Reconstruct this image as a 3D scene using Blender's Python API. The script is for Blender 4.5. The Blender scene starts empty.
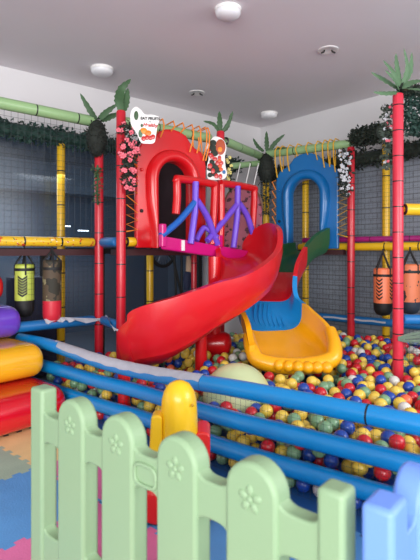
import bpy, bmesh, math, random
from mathutils import Vector, Matrix
R = random.Random(7)
SC = bpy.context.scene
COL = SC.collection
PI = math.pi

# ------------------------------------------------------------------ camera, light, exposure
F = 478.0
cam_d = bpy.data.cameras.new('camera')
cam = bpy.data.objects.new('camera', cam_d); COL.objects.link(cam)
cam.location = (0, 0, 1.2); cam.rotation_euler = (PI/2, 0, 0)
cam_d.sensor_width = 36; cam_d.sensor_fit = 'AUTO'; cam_d.lens = F/560*36
cam_d.shift_y = -28/560
cam_d.clip_start = 0.05
cam_d.dof.use_dof = True; cam_d.dof.focus_distance = 3.9; cam_d.dof.aperture_fstop = 3.6
SC.camera = cam

w = bpy.data.worlds.new('daylight'); SC.world = w; w.use_nodes = True
w.node_tree.nodes['Background'].inputs[0].default_value = (0.95, 0.97, 1.0, 1)
w.node_tree.nodes['Background'].inputs[1].default_value = 0.85

def area(name, loc, target, sx, sy, power, col=(1, 1, 1)):
    l = bpy.data.lights.new(name, 'AREA'); l.shape = 'RECTANGLE'; l.size = sx; l.size_y = sy
    l.energy = power; l.color = col
    o = bpy.data.objects.new(name, l); COL.objects.link(o); o.location = loc
    o.rotation_euler = (Vector(target)-Vector(loc)).to_track_quat('-Z', 'Y').to_euler()
    return o
area('window_daylight', (-1.0, -3.4, 2.1), (0.2, 4.0, 0.8), 4.5, 1.6, 185, (1, 0.99, 0.97))
area('side_window_daylight', (3.6, 0.9, 2.1), (0.0, 3.6, 0.6), 2.2, 1.2, 60, (1, 0.98, 0.97))

area('low_ceiling_fill', (0.4, -3.6, 0.7), (0.0, 2.8, 2.9), 5.0, 1.2, 170, (1, 0.98, 0.98))  # added fill lamp, aimed upward to brighten the ceiling
vs = SC.view_settings
vs.view_transform = 'Standard'; vs.look = 'None'; vs.gamma = 1; vs.use_curve_mapping = False
vs.exposure = 0.33

# ------------------------------------------------------------------ materials
def lin(c):
    return tuple(((v/255)/12.92 if v/255 <= 0.04045 else ((v/255+0.055)/1.055)**2.4) for v in c) + (1,)

def mat(name, rgb, rough=0.45, spec=0.5, coat=0.0, noise=0.06, nscale=6.0, bump=0.0, bscale=60.0, metal=0.0):
    m = bpy.data.materials.new(name); m.use_nodes = True
    nt = m.node_tree; b = nt.nodes['Principled BSDF']
    c = lin(rgb)
    b.inputs['Roughness'].default_value = rough
    b.inputs['Specular IOR Level'].default_value = spec
    b.inputs['Coat Weight'].default_value = coat
    b.inputs['Coat Roughness'].default_value = 0.08
    b.inputs['Metallic'].default_value = metal
    tc = nt.nodes.new('ShaderNodeTexCoord')
    n = nt.nodes.new('ShaderNodeTexNoise'); n.inputs['Scale'].default_value = nscale; n.inputs['Detail'].default_value = 4
    nt.links.new(tc.outputs['Object'], n.inputs['Vector'])
    mx = nt.nodes.new('ShaderNodeMix'); mx.data_type = 'RGBA'; mx.name = 'BASEMIX'
    mx.inputs['A'].default_value = tuple(v*(1-noise*1.5) for v in c[:3])+(1,)
    mx.inputs['B'].default_value = tuple(min(1, v*(1+noise*1.5)+noise*0.01) for v in c[:3])+(1,)
    nt.links.new(n.outputs['Fac'], mx.inputs['Factor'])
    nt.links.new(mx.outputs['Result'], b.inputs['Base Color'])
    if bump > 0:
        n2 = nt.nodes.new('ShaderNodeTexNoise'); n2.inputs['Scale'].default_value = bscale
        nt.links.new(tc.outputs['Object'], n2.inputs['Vector'])
        bp = nt.nodes.new('ShaderNodeBump'); bp.inputs['Strength'].default_value = bump; bp.inputs['Distance'].default_value = 0.01
        nt.links.new(n2.outputs['Fac'], bp.inputs['Height']); nt.links.new(bp.outputs['Normal'], b.inputs['Normal'])
    return m

def over(m, fac_socket, rgb):
    """lay a second colour over a material's base colour where fac is 1"""
    nt = m.node_tree; b = nt.nodes['Principled BSDF']
    src = b.inputs['Base Color'].links[0].from_socket
    mx = nt.nodes.new('ShaderNodeMix'); mx.data_type = 'RGBA'
    nt.links.new(fac_socket, mx.inputs['Factor']); nt.links.new(src, mx.inputs['A'])
    mx.inputs['B'].default_value = lin(rgb)
    nt.links.new(mx.outputs['Result'], b.inputs['Base Color'])

def math_node(nt, op, a, b=None):
    n = nt.nodes.new('ShaderNodeMath'); n.operation = op
    for i, v in enumerate((a, b)):
        if v is None: continue
        if hasattr(v, 'links'): nt.links.new(v, n.inputs[i])
        else: n.inputs[i].default_value = v
    return n.outputs[0]

def pole_mat(name, rgb, tie=(20, 20, 24), step=0.27, width=0.035, rough=0.35, coat=0.15):
    """vinyl sleeve with dark cable ties round it, spaced along the pole"""
    m = mat(name, rgb, rough=rough, coat=coat, noise=0.07, nscale=9, bump=0.12, bscale=45)
    nt = m.node_tree
    tc = nt.nodes.new('ShaderNodeTexCoord'); sp = nt.nodes.new('ShaderNodeSeparateXYZ')
    nt.links.new(tc.outputs['Object'], sp.inputs[0])
    fr = math_node(nt, 'FRACT', math_node(nt, 'DIVIDE', sp.outputs['Z'], step))
    f = math_node(nt, 'LESS_THAN', fr, width)
    over(m, f, tie)
    return m

def spot_mat(m, rgb, scale, lo):
    nt = m.node_tree
    tc = nt.nodes.new('ShaderNodeTexCoord'); n = nt.nodes.new('ShaderNodeTexNoise')
    n.inputs['Scale'].default_value = scale; n.inputs['Detail'].default_value = 2
    nt.links.new(tc.outputs['Object'], n.inputs['Vector'])
    over(m, math_node(nt, 'GREATER_THAN', n.outputs['Fac'], lo), rgb)
    return m

M = {}
M['red_pole'] = pole_mat('red_pole', (194, 26, 44))
M['pink_red_pole'] = pole_mat('pink_red_pole', (214, 48, 70), step=0.19, width=0.045)
M['yellow_pole'] = pole_mat('yellow_pole', (222, 176, 26), step=0.33)
M['green_pole'] = pole_mat('green_pole', (150, 186, 132), step=0.36, width=0.03)
M['blue_pole'] = pole_mat('blue_pole', (14, 122, 196), step=1.02, width=0.008, rough=0.3, coat=0.25)
M['blue_plain'] = mat('blue_plain', (20, 104, 168), 0.4)
M['magenta_pole'] = pole_mat('magenta_pole', (160, 30, 110), step=0.4, width=0.02)
tp = pole_mat('taped_yellow_pole', (228, 184, 36), step=0.31, width=0.05)
spot_mat(tp, (200, 60, 36), 26, 0.62); spot_mat(tp, (232, 226, 200), 34, 0.66); spot_mat(tp, (60, 90, 60), 40, 0.68)
M['taped_yellow'] = tp
M['red_plastic'] = mat('red_plastic', (206, 18, 26), 0.28, coat=0.3, noise=0.03, nscale=3)
M['red_chute'] = mat('red_chute', (208, 22, 34), 0.3, coat=0.35, noise=0.05, nscale=4, bump=0.05, bscale=14)
M['blue_panel'] = mat('blue_panel', (4, 102, 168), 0.35, coat=0.2, noise=0.04)
M['blue_chute'] = mat('blue_chute', (24, 142, 214), 0.32, coat=0.25, noise=0.03)
M['yellow_chute'] = mat('yellow_chute', (248, 176, 16), 0.3, coat=0.3, noise=0.03)
M['green_chute'] = mat('green_chute', (30, 92, 58), 0.4, coat=0.15, noise=0.05)
M['magenta'] = mat('magenta', (204, 22, 122), 0.32, coat=0.25, noise=0.04)
M['purple'] = mat('purple', (112, 74, 206), 0.35, coat=0.2, noise=0.04)
M['blue_bar'] = mat('blue_bar', (24, 96, 184), 0.35, coat=0.2)
M['fence_green'] = mat('fence_green', (138, 166, 129), 0.5, noise=0.02, bump=0.06, bscale=160)
M['fence_blue'] = mat('fence_blue', (112, 152, 236), 0.5, noise=0.02, bump=0.06, bscale=160)
M['vinyl_red'] = mat('vinyl_red', (206, 14, 34), 0.16, coat=0.6, noise=0.04, bump=0.18, bscale=7)
M['vinyl_yellow'] = mat('vinyl_yellow', (240, 176, 28), 0.16, coat=0.6, noise=0.04, bump=0.18, bscale=7)
M['vinyl_purple'] = mat('vinyl_purple', (104, 66, 190), 0.16, coat=0.6, noise=0.04, bump=0.18, bscale=7)
M['toy_yellow'] = mat('toy_yellow', (250, 200, 24), 0.32, coat=0.25, noise=0.02)
M['toy_red'] = mat('toy_red', (222, 34, 34), 0.35, coat=0.2, noise=0.02)
M['deck'] = mat('deck', (54, 12, 18), 0.6, noise=0.12)
M['black'] = mat('black', (20, 20, 22), 0.6)
M['net_black'] = mat('net_black', (24, 26, 30), 0.8)
M['net_dark'] = mat('net_dark', (52, 58, 62), 0.8)
M['net_teal'] = mat('net_teal', (24, 62, 74), 0.8)
M['net_pale'] = mat('net_pale', (126, 144, 128), 0.8)
M['white'] = mat('white', (232, 230, 228), 0.5)
M['white_cloth'] = mat('white_cloth', (178, 180, 190), 0.7, noise=0.1, nscale=20, bump=0.3)
M['rope_orange'] = mat('rope_orange', (240, 140, 50), 0.7)
M['rope_yellow'] = mat('rope_yellow', (232, 176, 40), 0.7)
M['leaf'] = mat('leaf', (60, 92, 58), 0.55, noise=0.2, nscale=12)
M['leaf_pale'] = mat('leaf_pale', (84, 116, 84), 0.55, noise=0.15, nscale=12)
M['leaf_dark'] = mat('leaf_dark', (34, 46, 36), 0.7, noise=0.4, nscale=30)
M['hedge'] = mat('hedge', (30, 62, 54), 0.7, noise=0.4, nscale=30)
M['moss'] = mat('moss', (26, 32, 26), 0.8, noise=0.4, nscale=40)
M['petal_pink'] = mat('petal_pink', (236, 112, 128), 0.5, noise=0.1)
M['petal_white'] = mat('petal_white', (214, 216, 222), 0.5)
M['berry'] = mat('berry', (196, 36, 36), 0.3, coat=0.3)
M['orange'] = mat('orange', (240, 140, 30), 0.4)
M['plum_screen'] = mat('plum_screen', (40, 24, 32), 0.7, noise=0.3, nscale=14)
M['big_ball'] = mat('big_ball', (206, 218, 166), 0.35, coat=0.2, noise=0.03)

# ------------------------------------------------------------------ mesh helpers
class MB:
    def __init__(s): s.v = []; s.f = []
    def add(s, vs, fs):
        o = len(s.v); s.v += [Vector(v) for v in vs]; s.f += [tuple(i+o for i in f) for f in fs]
    def box(s, c, size, mtx=None):
        x, y, z = (k/2 for k in size)
        vs = [Vector((sx*x, sy*y, sz*z)) for sx in (-1, 1) for sy in (-1, 1) for sz in (-1, 1)]
        if mtx: vs = [mtx @ v for v in vs]
        s.add([v+Vector(c) for v in vs], [(0, 1, 3, 2), (4, 6, 7, 5), (0, 4, 5, 1), (2, 3, 7, 6), (0, 2, 6, 4), (1, 5, 7, 3)])
    def tube(s, pts, r, n=12, cap=True):
        pts = [Vector(p) for p in pts]
        rs = r if isinstance(r, (list, tuple)) else [r]*len(pts)
        T = []
        for i in range(len(pts)):
            t = pts[min(i+1, len(pts)-1)]-pts[max(i-1, 0)]; T.append(t.normalized())
        up = Vector((0, 0, 1)) if abs(T[0].z) < 0.9 else Vector((1, 0, 0))
        a = T[0].cross(up).normalized()
        vs = []; fs = []
        for i, p in enumerate(pts):
            a = (a-T[i]*a.dot(T[i])).normalized(); b = T[i].cross(a)
            for k in range(n):
                an = 2*PI*k/n; vs.append(p+a*math.cos(an)*rs[i]+b*math.sin(an)*rs[i])
        for i in range(len(pts)-1):
            for k in range(n):
                fs.append((i*n+k, i*n+(k+1) % n, (i+1)*n+(k+1) % n, (i+1)*n+k))
        if cap:
            fs.append(tuple(range(n))[::-1]); fs.append(tuple((len(pts)-1)*n+k for k in range(n)))
        s.add(vs, fs)
    def lathe(s, prof, c=(0, 0, 0), n=20):
        vs = []; fs = []
        for (r, z) in prof:
            for k in range(n):
                a = 2*PI*k/n; vs.append((c[0]+r*math.cos(a), c[1]+r*math.sin(a), c[2]+z))
        for i in range(len(prof)-1):
            for k in range(n):
                fs.append((i*n+k, i*n+(k+1) % n, (i+1)*n+(k+1) % n, (i+1)*n+k))
        fs.append(tuple(range(n))[::-1]); fs.append(tuple((len(prof)-1)*n+k for k in range(n)))
        s.add(vs, fs)
    def ell(s, c, rad, nu=14, nv=9, mtx=None):
        vs = []; fs = []
        rad = (rad,)*3 if not isinstance(rad, (tuple, list)) else rad
        for j in range(1, nv):
            th = PI*j/nv
            for k in range(nu):
                a = 2*PI*k/nu
                vs.append(Vector((rad[0]*math.sin(th)*math.cos(a), rad[1]*math.sin(th)*math.sin(a), rad[2]*math.cos(th))))
        vs.append(Vector((0, 0, rad[2]))); vs.append(Vector((0, 0, -rad[2])))
        T, B = len(vs)-2, len(vs)-1
        for j in range(nv-2):
            for k in range(nu):
                fs.append((j*nu+k, (j+1)*nu+k, (j+1)*nu+(k+1) % nu, j*nu+(k+1) % nu))
        for k in range(nu):
            fs.append((T, k, (k+1) % nu)); fs.append((B, (nv-2)*nu+(k+1) % nu, (nv-2)*nu+k))
        if mtx: vs = [mtx @ v for v in vs]
        s.add([v+Vector(c) for v in vs], fs)
    def prism(s, poly, fn):
        """poly: 2-D points; fn(x, y, side) -> 3-D point, side 0 / 1"""
        n = len(poly)
        vs = [fn(x, y, 0) for x, y in poly]+[fn(x, y, 1) for x, y in poly]
        fs = [tuple(range(n)), tuple(range(2*n-1, n-1, -1))]
        fs += [(i, n+i, n+(i+1) % n, (i+1) % n) for i in range(n)]
        s.add(vs, fs)
    def build(s, name, m, parent=None, smooth=True, bevel=0.0, seg=3, origin=None, subs=0, angle=50):
        me = bpy.data.meshes.new(name)
        org = Vector(origin) if origin is not None else Vector((0, 0, 0))
        me.from_pydata([v-org for v in s.v], [], s.f)
        bm = bmesh.new(); bm.from_mesh(me); bmesh.ops.recalc_face_normals(bm, faces=bm.faces); bm.to_mesh(me); bm.free()
        o = bpy.data.objects.new(name, me); COL.objects.link(o)
        me.materials.append(m)
        if smooth:
            me.shade_smooth()
            if angle: me.set_sharp_from_angle(angle=math.radians(angle))
        o.location = org
        if parent:
            o.parent = parent
            o.location = org - wloc(parent)
        if bevel > 0:
            b = o.modifiers.new('bevel', 'BEVEL'); b.width = bevel; b.segments = seg; b.limit_method = 'ANGLE'
            b.angle_limit = math.radians(40)
        if subs:
            b = o.modifiers.new('subdivision', 'SUBSURF'); b.levels = subs; b.render_levels = subs
        return o

def wloc(o):
    l = Vector(o.location)
    while o.parent:
        o = o.parent; l = l+Vector(o.location)
    return l

def tag(o, label=None, cat=None, group=None, kind=None):
    if label: o['label'] = label
    if cat: o['category'] = cat
    if group: o['group'] = group
    if kind: o['kind'] = kind
    return o

def thing(name, label, cat, loc=(0, 0, 0), group=None):
    o = bpy.data.objects.new(name, None); COL.objects.link(o); o.location = loc
    o.empty_display_size = 0.05
    return tag(o, label, cat, group)

def at(px, py, d):
    """the point at distance d that the photograph shows at px, py"""
    return Vector(((px-210)/F*d, d, 1.2-(py-252)/F*d))
def gx(px, d): return (px-210)/F*d

def smoothpts(P, n=8):
    P = [Vector(p) for p in P]; out = []
    for i in range(len(P)-1):
        p0 = P[max(i-1, 0)]; p1 = P[i]; p2 = P[i+1]; p3 = P[min(i+2, len(P)-1)]
        for k in range(n):
            t = k/n
            out.append(0.5*((2*p1)+(p2-p0)*t+(2*p0-5*p1+4*p2-p3)*t*t+(3*p1-p0-3*p2+p3)*t**3))
    out.append(P[-1]); return out

def pole(name, a, b, r, m, parent=None, n=14):
    """straight padded tube built along its own z axis, rounded ends"""
    a = Vector(a); b = Vector(b); L = (b-a).length
    mb = MB()
    mb.lathe([(r*0.55, 0), (r*0.9, 0.006), (r, 0.02), (r, L-0.02), (r*0.9, L-0.006), (r*0.55, L)], n=n)
    o = mb.build(name, m)
    q = (b-a).to_track_quat('Z', 'Y')
    o.rotation_mode = 'QUATERNION'; o.rotation_quaternion = q
    o.location = a
    if parent: o.parent = parent; o.location = a-wloc(parent)
    return o

def net(name, p00, p10, p11, p01, nu, nv, r, m, parent=None):
    p00, p10, p11, p01 = map(Vector, (p00, p10, p11, p01)); mb = MB()
    def q(u, v): return (p00*(1-u)+p10*u)*(1-v)+(p01*(1-u)+p11*u)*v
    for i in range(nu+1):
        u = i/nu; mb.tube([q(u, 0), q(u, 0.5), q(u, 1)], r, 3, False)
    for j in range(nv+1):
        v = j/nv; mb.tube([q(0, v), q(0.5, v), q(1, v)], r, 3, False)
    return mb.build(name, m, parent, smooth=False)

def leaf_cloud(mb, pts, size, rng=R):
    for p in pts:
        d = Vector((rng.uniform(-1, 1), rng.uniform(-1, 1), rng.uniform(-1, 0.8))).normalized()
        s = d.cross(Vector((rng.uniform(-1, 1), rng.uniform(-1, 1), rng.uniform(-1, 1)))).normalized()
        k = size*rng.uniform(0.7, 1.3); n = d.cross(s)
        p = Vector(p)
        mb.add([p, p+d*k*0.5+s*k*0.28+n*k*0.08, p+d*k, p+d*k*0.5-s*k*0.28+n*k*0.08, p+d*k*0.5], [(0, 1, 4), (1, 2, 4), (2, 3, 4), (3, 0, 4)])

def frond(mb, pts, width, teeth=10, side=None):
    """a long serrated leaf folded on its midrib"""
    P = smoothpts(pts, 6); n = len(P)
    side = Vector(side) if side else Vector((1, 0, 0))
    for i in range(n-1):
        pass
    L = []; Rr = []; C = []
    for i, p in enumerate(P):
        t = i/(n-1)
        T = (P[min(i+1, n-1)]-P[max(i-1, 0)]).normalized()
        s = T.cross(Vector((0.25, -1, 0.25))).normalized()*0.7
        nn = T.cross(s).normalized()*0.7
        wv = width*(math.sin(PI*min(1, t*0.86+0.14))**0.75)*(1.0 if i % 2 == 0 else 0.78)
        L.append(p+s*wv+nn*wv*0.35); Rr.append(p-s*wv+nn*wv*0.35); C.append(p)
    vs = L+C+Rr; fs = []
    for i in range(n-1):
        fs.append((i, i+1, n+i+1, n+i)); fs.append((n+i, n+i+1, 2*n+i+1, 2*n+i))
    mb.add(vs, fs)

# world axes of the play area: A runs along the front barrier and the fence, B into the pit
A = Vector((0.764, -0.645, 0)); B = Vector((0.645, 0.764, 0))
def ab(a, b, z=0): return A*a+B*b+Vector((0, 0, z))
U = Vector((0.765, 0.644, 0)); V = Vector((0.644, -0.765, 0)); CORNER = Vector((0.69, 6.55, 0)); CEIL = 2.9
def wl(s, z, off=0): return CORNER-U*s+V*off+Vector((0, 0, z))      # left wall: s metres from the corner
def wr(s, z, off=0): return CORNER+V*s-U*off+Vector((0, 0, z))      # right wall

# ------------------------------------------------------------------ the room
def struct(name, mb, m, **k):
    o = mb.build(name, m, smooth=False, **k); o['kind'] = 'structure'; return o

plaster = mat('plaster', (214, 212, 214), 0.8, noise=0.03, nscale=2, bump=0.05, bscale=90)
ceil_m = mat('ceiling_paint', (226, 222, 226), 0.85, noise=0.03, nscale=1.2)
floor_m = mat('floor_vinyl', (92, 96, 106), 0.6, noise=0.1)
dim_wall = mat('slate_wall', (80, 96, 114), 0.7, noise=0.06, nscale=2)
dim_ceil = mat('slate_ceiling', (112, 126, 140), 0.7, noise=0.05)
brick_m = mat('grey_brick', (138, 146, 158), 0.8, noise=0.06)
nt = brick_m.node_tree
tc = nt.nodes.new('ShaderNodeTexCoord'); mp = nt.nodes.new('ShaderNodeMapping')
mp.inputs['Rotation'].default_value = (PI/2, 0, 0)
uvn = nt.nodes.new('ShaderNodeUVMap')
br = nt.nodes.new('ShaderNodeTexBrick'); br.inputs['Scale'].default_value = 1.0
br.inputs['Brick Width'].default_value = 0.16; br.inputs['Row Height'].default_value = 0.058; br.inputs['Mortar Size'].default_value = 0.007
br.inputs['Color1'].default_value = (0, 0, 0, 1); br.inputs['Color2'].default_value = (0.25, 0.25, 0.25, 1); br.inputs['Mortar'].default_value = (1, 1, 1, 1)
nt.links.new(uvn.outputs[0], br.inputs['Vector'])
over(brick_m, math_node(nt, 'MULTIPLY', br.outputs['Color'], 0.6), (92, 96, 104))
glass_m = bpy.data.materials.new('glass'); glass_m.use_nodes = True
g = glass_m.node_tree; g.nodes.clear()
go = g.nodes.new('ShaderNodeOutputMaterial'); gm = g.nodes.new('ShaderNodeMixShader'); gm.inputs[0].default_value = 0.05
gt = g.nodes.new('ShaderNodeBsdfTransparent'); gt.inputs[0].default_value = (0.86, 0.91, 0.96, 1)
gg = g.nodes.new('ShaderNodeBsdfGlossy'); gg.inputs['Roughness'].default_value = 0.35
g.links.new(gt.outputs[0], gm.inputs[1]); g.links.new(gg.outputs[0], gm.inputs[2]); g.links.new(gm.outputs[0], go.inputs[0])

mb = MB(); mb.box((0, 3.2, -0.03), (12, 12, 0.06)); struct('floor', mb, floor_m)
mb = MB(); mb.box((0, 3.6, CEIL+0.05), (12, 11, 0.1)); struct('ceiling', mb, ceil_m)

def slab(mb, p, q, z0, z1, th, nrm):
    """upright slab between plan points p and q, thickness th along nrm"""
    p = Vector(p); q = Vector(q); n = Vector(nrm)
    vs = []
    for k in (0, 1):
        for (pt, z) in ((p, z0), (q, z0), (q, z1), (p, z1)):
            v = pt+n*th*k; vs.append((v.x, v.y, z))
    mb.add(vs, [(0, 1, 2, 3), (7, 6, 5, 4), (0, 4, 5, 1), (1, 5, 6, 2), (2, 6, 7, 3), (3, 7, 4, 0)])
LW0, LW1 = wl(0, 0), wl(5.4, 0); RW0, RW1 = wr(0, 0), wr(5.0, 0)
mb = MB(); slab(mb, LW0, LW1, 2.40, CEIL, 0.15, -V)
slab(mb, LW0, wl(0.95, 0), 0, 2.40, 0.15, -V); o = struct('wall_left', mb, plaster)
# brick-faced right wall with its plaster band above
mb = MB(); slab(mb, RW0, RW1, 0, 2.32, 0.15, U); wrt = struct('wall_right', mb, brick_m)
uvl = wrt.data.uv_layers.new(name='UVMap')
for lp in wrt.data.loops:
    c = wrt.data.vertices[lp.vertex_index].co
    uvl.data[lp.index].uv = ((c-CORNER).dot(V), c.z)
mb = MB(); slab(mb, RW0, RW1, 2.32, CEIL, 0.15, U); struct('wall_right_upper', mb, plaster)
# the dim room seen through the glazed partition on the left
mb = MB(); slab(mb, wl(-0.2, 0)-V*2.2, wl(6.2, 0)-V*2.2, 0, 2.6, 0.1, -V)
slab(mb, wl(0.0, 0)-V*0.15, wl(0.0, 0)-V*2.3, 0, 2.6, 0.1, U); struct('wall_back', mb, dim_wall)
mb = MB()
vs = [wl(-0.2, 2.36)-V*0.15, wl(6.2, 2.36)-V*0.15, wl(6.2, 2.36)-V*2.4, wl(-0.2, 2.36)-V*2.4]
mb.add(vs+[v+Vector((0, 0, 0.08)) for v in vs], [(0, 1, 2, 3), (4, 5, 6, 7), (0, 1, 5, 4), (2, 3, 7, 6), (1, 2, 6, 5), (0, 3, 7, 4)])
struct('ceiling_back', mb, dim_ceil)
mb = MB(); slab(mb, wl(0.9, 0)-V*1.5, wl(6.2, 0)-V*1.5, 1.98, 2.36, 0.3, -V); struct('trim_1', mb, dim_ceil)     # bulkhead
mb = MB()
for s_ in (0.98, 1.75, 2.32, 2.95, 3.75, 4.6): slab(mb, wl(s_, 0)-V*0.06, wl(s_+0.05, 0)-V*0.06, 0, 1.22, 0.05, -V)
slab(mb, wl(0.95, 0)-V*0.06, wl(5.4, 0)-V*0.06, 0, 0.08, 0.05, -V); slab(mb, wl(0.95, 0)-V*0.06, wl(5.4, 0)-V*0.06, 1.18, 1.24, 0.05, -V)
win = struct('window_1', mb, M['black'])
mb = MB(); slab(mb, wl(0.95, 0)-V*0.08, wl(5.4, 0)-V*0.08, 0.05, 2.40, 0.008, -V)
mb.build('pane', glass_m, win, smooth=False)

# tubes on the ceiling of the dim room behind the glass
lm = bpy.data.materials.new('tube_glow'); lm.use_nodes = True
lb = lm.node_tree.nodes['Principled BSDF']; lb.inputs['Emission Color'].default_value = (0.9, 0.95, 1, 1); lb.inputs['Emission Strength'].default_value = 3
for s_, dd_, zz in ((2.2, 1.2, 1.52), (2.05, 1.0, 1.46)):
    mb = MB(); slab(mb, wl(s_, 0)-V*dd_, wl(s_+0.13, 0)-V*dd_, zz, zz+0.012, 0.03, -V)
    tag(mb.build('lit_strip', lm, smooth=False), 'small lit strip lamp seen through the glazed partition beside the red post', 'lamp', 'strip lamps behind the glass')
bl = bpy.data.lights.new('back_room_lamp', 'AREA'); bl.size = 1.6; bl.energy = 22; bl.color = (0.85, 0.93, 1.0)
blo = bpy.data.objects.new('back_room_lamp', bl); COL.objects.link(blo); blo.location = wl(3.0, 1.95)-V*0.9

# ceiling fittings
def dome(px, d, r, label):
    z = CEIL; x = gx(px, d)
    t = thing('ceiling_light', label, 'ceiling light', (x, d, z), 'round ceiling lights')
    m1 = MB(); m1.lathe([(r*1.04, -0.022), (r*1.04, 0.0)], (x, d, z), 28); m1.build('base', M['white'], t)
    m2 = MB(); m2.lathe([(r, -0.022), (r*0.97, -0.04), (r*0.85, -0.055), (r*0.5, -0.066), (0.01, -0.07)], (x, d, z), 28)
    m2.build('diffuser', mat('diffuser', (226, 226, 230), 0.3), t)
dome(228, 3.34, 0.09, 'largest round white dome light on the ceiling, at the top edge of the view')
dome(102, 4.42, 0.10, 'round white dome light on the ceiling above the pineapple-like moss planter')
dome(269, 5.85, 0.10, 'small round white dome light on the ceiling near the far corner')
for px, d, lab, mm in ((328, 4.02, 'flat recessed ring fitting with two prongs in the ceiling right of centre', 'white'),
                       (197, 5.1, 'dark recessed ring fitting in the ceiling above the red arch', 'black')):
    x = gx(px, d); t = thing('recessed_fitting', lab, 'ceiling fitting', (x, d, CEIL), None)
    m1 = MB(); m1.lathe([(0.085, 0), (0.088, -0.006), (0.075, -0.01), (0.055, -0.004)], (x, d, CEIL), 26); m1.build('ring', M['white'], t)
    for k in (-1, 1):
        m1 = MB(); m1.tube([(x+k*0.03, d, CEIL), (x+k*0.035, d-0.01, CEIL-0.02), (x+k*0.06, d-0.01, CEIL-0.03)], 0.007, 6)
        m1.build('prong', M['black'], t)

# ------------------------------------------------------------------ foam floor tiles (outside the pit)
def edge(p, q, amp, n, inv):
    """toothed edge from p to q"""
    out = []; d = (q-p); nrm = Vector((-d.y, d.x, 0)).normalized()*inv
    for i in range(n):
        s0 = i/n; s1 = (i+1)/n; k = amp if i % 2 else -amp
        out += [p+d*s0+nrm*k, p+d*s1+nrm*k]
    return out
aB = [-3.57, -3.0, -2.43, -1.86, -1.29, -0.72, -0.15, 0.42]; bB = [0.26, 0.83, 1.40, 1.94]
tile_cols = {'beige': (228, 196, 138), 'green': (156, 178, 158), 'blue': (84, 146, 204), 'pink': (214, 110, 158)}
tm = {k: mat('foam_'+k, v, 0.75, noise=0.1, nscale=7, bump=0.25, bscale=120) for k, v in tile_cols.items()}
lay = {(1, 2): 'beige', (1, 1): 'green', (2, 1): 'blue', (2, 2): 'pink', (3, 1): 'pink', (3, 2): 'blue', (4, 2): 'blue', (4, 1): 'green',
       (5, 2): 'pink', (5, 1): 'blue', (6, 2): 'blue', (1, 0): 'blue', (2, 0): 'pink', (3, 0): 'blue', (4, 0): 'pink'}
tile_lab = {(1, 2): 'beige foam puzzle tile on the floor by the red foam step', (1, 1): 'grey-green foam puzzle tile on the floor at the left edge',
            (2, 1): 'large blue foam puzzle tile left of the green fence', (3, 1): 'pink foam puzzle tile seen between the fence slats at the bottom edge',
            (2, 2): 'pink foam puzzle tile behind the first fence slats', (3, 2): 'blue foam puzzle tile under the yellow and red rocking toy',
            (4, 2): 'blue foam puzzle tile right of the rocking toy behind the fence'}
for (i, j), c in lay.items():
    a0, a1 = aB[i], aB[i+1]; b0, b1 = bB[j], bB[j+1]
    p = [ab(a0, b0), ab(a1, b0), ab(a1, b1), ab(a0, b1)]
    loop = edge(p[0], p[1], 0.012, 12, 1) + edge(p[1], p[2], 0.012, 12, 1) \
        + list(reversed(edge(p[3], p[2], 0.012, 12, 1))) + list(reversed(edge(p[0], p[3], 0.012, 12, 1)))
    mb = MB(); n = len(loop)
    mb.add([v+Vector((0, 0, 0.0)) for v in loop]+[v+Vector((0, 0, 0.014)) for v in loop],
           [tuple(range(n)), tuple(range(2*n-1, n-1, -1))]+[(q, n+q, n+(q+1) % n, (q+1) % n) for q in range(n)])
    o = mb.build('foam_tile', tm[c], smooth=False)
    tag(o, tile_lab.get((i, j), f'{c} foam puzzle tile beneath the plastic fence'), 'floor tile', 'foam puzzle tiles')

# ball pit floor mat
mb = MB()
pitpoly = [ab(-3.4, 1.958), ab(0.3, 1.958), ab(0.3, 1.958)+Vector((0.7, 1.2, 0)), Vector((1.9, 4.6, 0)), Vector((0.75, 5.8, 0)), Vector((-1.2, 4.05, 0))]
mb.prism([(v.x, v.y) for v in pitpoly], lambda x, y, s: (x, y, 0.002+0.012*s))
tag(mb.build('pit_mat', mat('pit_mat_blue', (30, 92, 160), 0.6)), 'blue mat on the floor under the plastic balls', 'mat')

# ------------------------------------------------------------------ the climbing frame
PR = 0.039
frame = thing('climbing_frame', 'tall soft-play climbing frame of padded red, yellow and green poles around the ball pit', 'climbing frame', (0, 4.6, 0))
def post(px, d, z0, z1, m, lab=None, r=PR):
    o = pole('post', (gx(px, d), d, z0), (gx(px, d), d, z1), r, M[m], frame)
    if lab: o['label'] = lab
    return o
post(121, 3.95, 0.014, 2.37, 'red_pole', 'red padded post left of the red arch panel')
post(398, 3.585, 0.014, 2.39, 'pink_red_pole', 'pinkish red padded post with many cable ties at right')
post(99, 4.25, 0.014, 2.24, 'red_pole', 'red padded post under the moss planter')
post(351, 5.0, 0.014, 2.3, 'red_pole', 'red padded post right of the blue arch panel')
post(220.5, 4.62, 0.014, 2.37, 'red_pole', 'red padded post behind the fruit sign')
post(61, 4.65, 0.0, 2.26, 'yellow_pole', 'yellow padded post at left')
post(150, 5.2, 0.0, 1.2, 'yellow_pole', 'yellow padded post under the magenta deck')
post(305.5, 5.55, 0.0, 2.3, 'yellow_pole', 'yellow padded post seen through the blue arch')
post(386, 4.95, 0.0, 2.42, 'yellow_pole', 'yellow padded post behind the orange punching bag')
post(266, 5.67, 0.0, 2.30, 'yellow_pole', 'yellow padded post in the far corner')
post(194, 5.0, 0.0, 1.2, 'red_pole', 'thin red post under the deck', 0.03)
TOPZ = 2.35
RX_ = Vector((0.8, 0.6, 0)); RB_ = Vector((-0.6, 0.8, 0))
L0 = Vector((-1.62, 3.69, 0)); LD = Vector((0.742, 0.671, 0))
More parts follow.
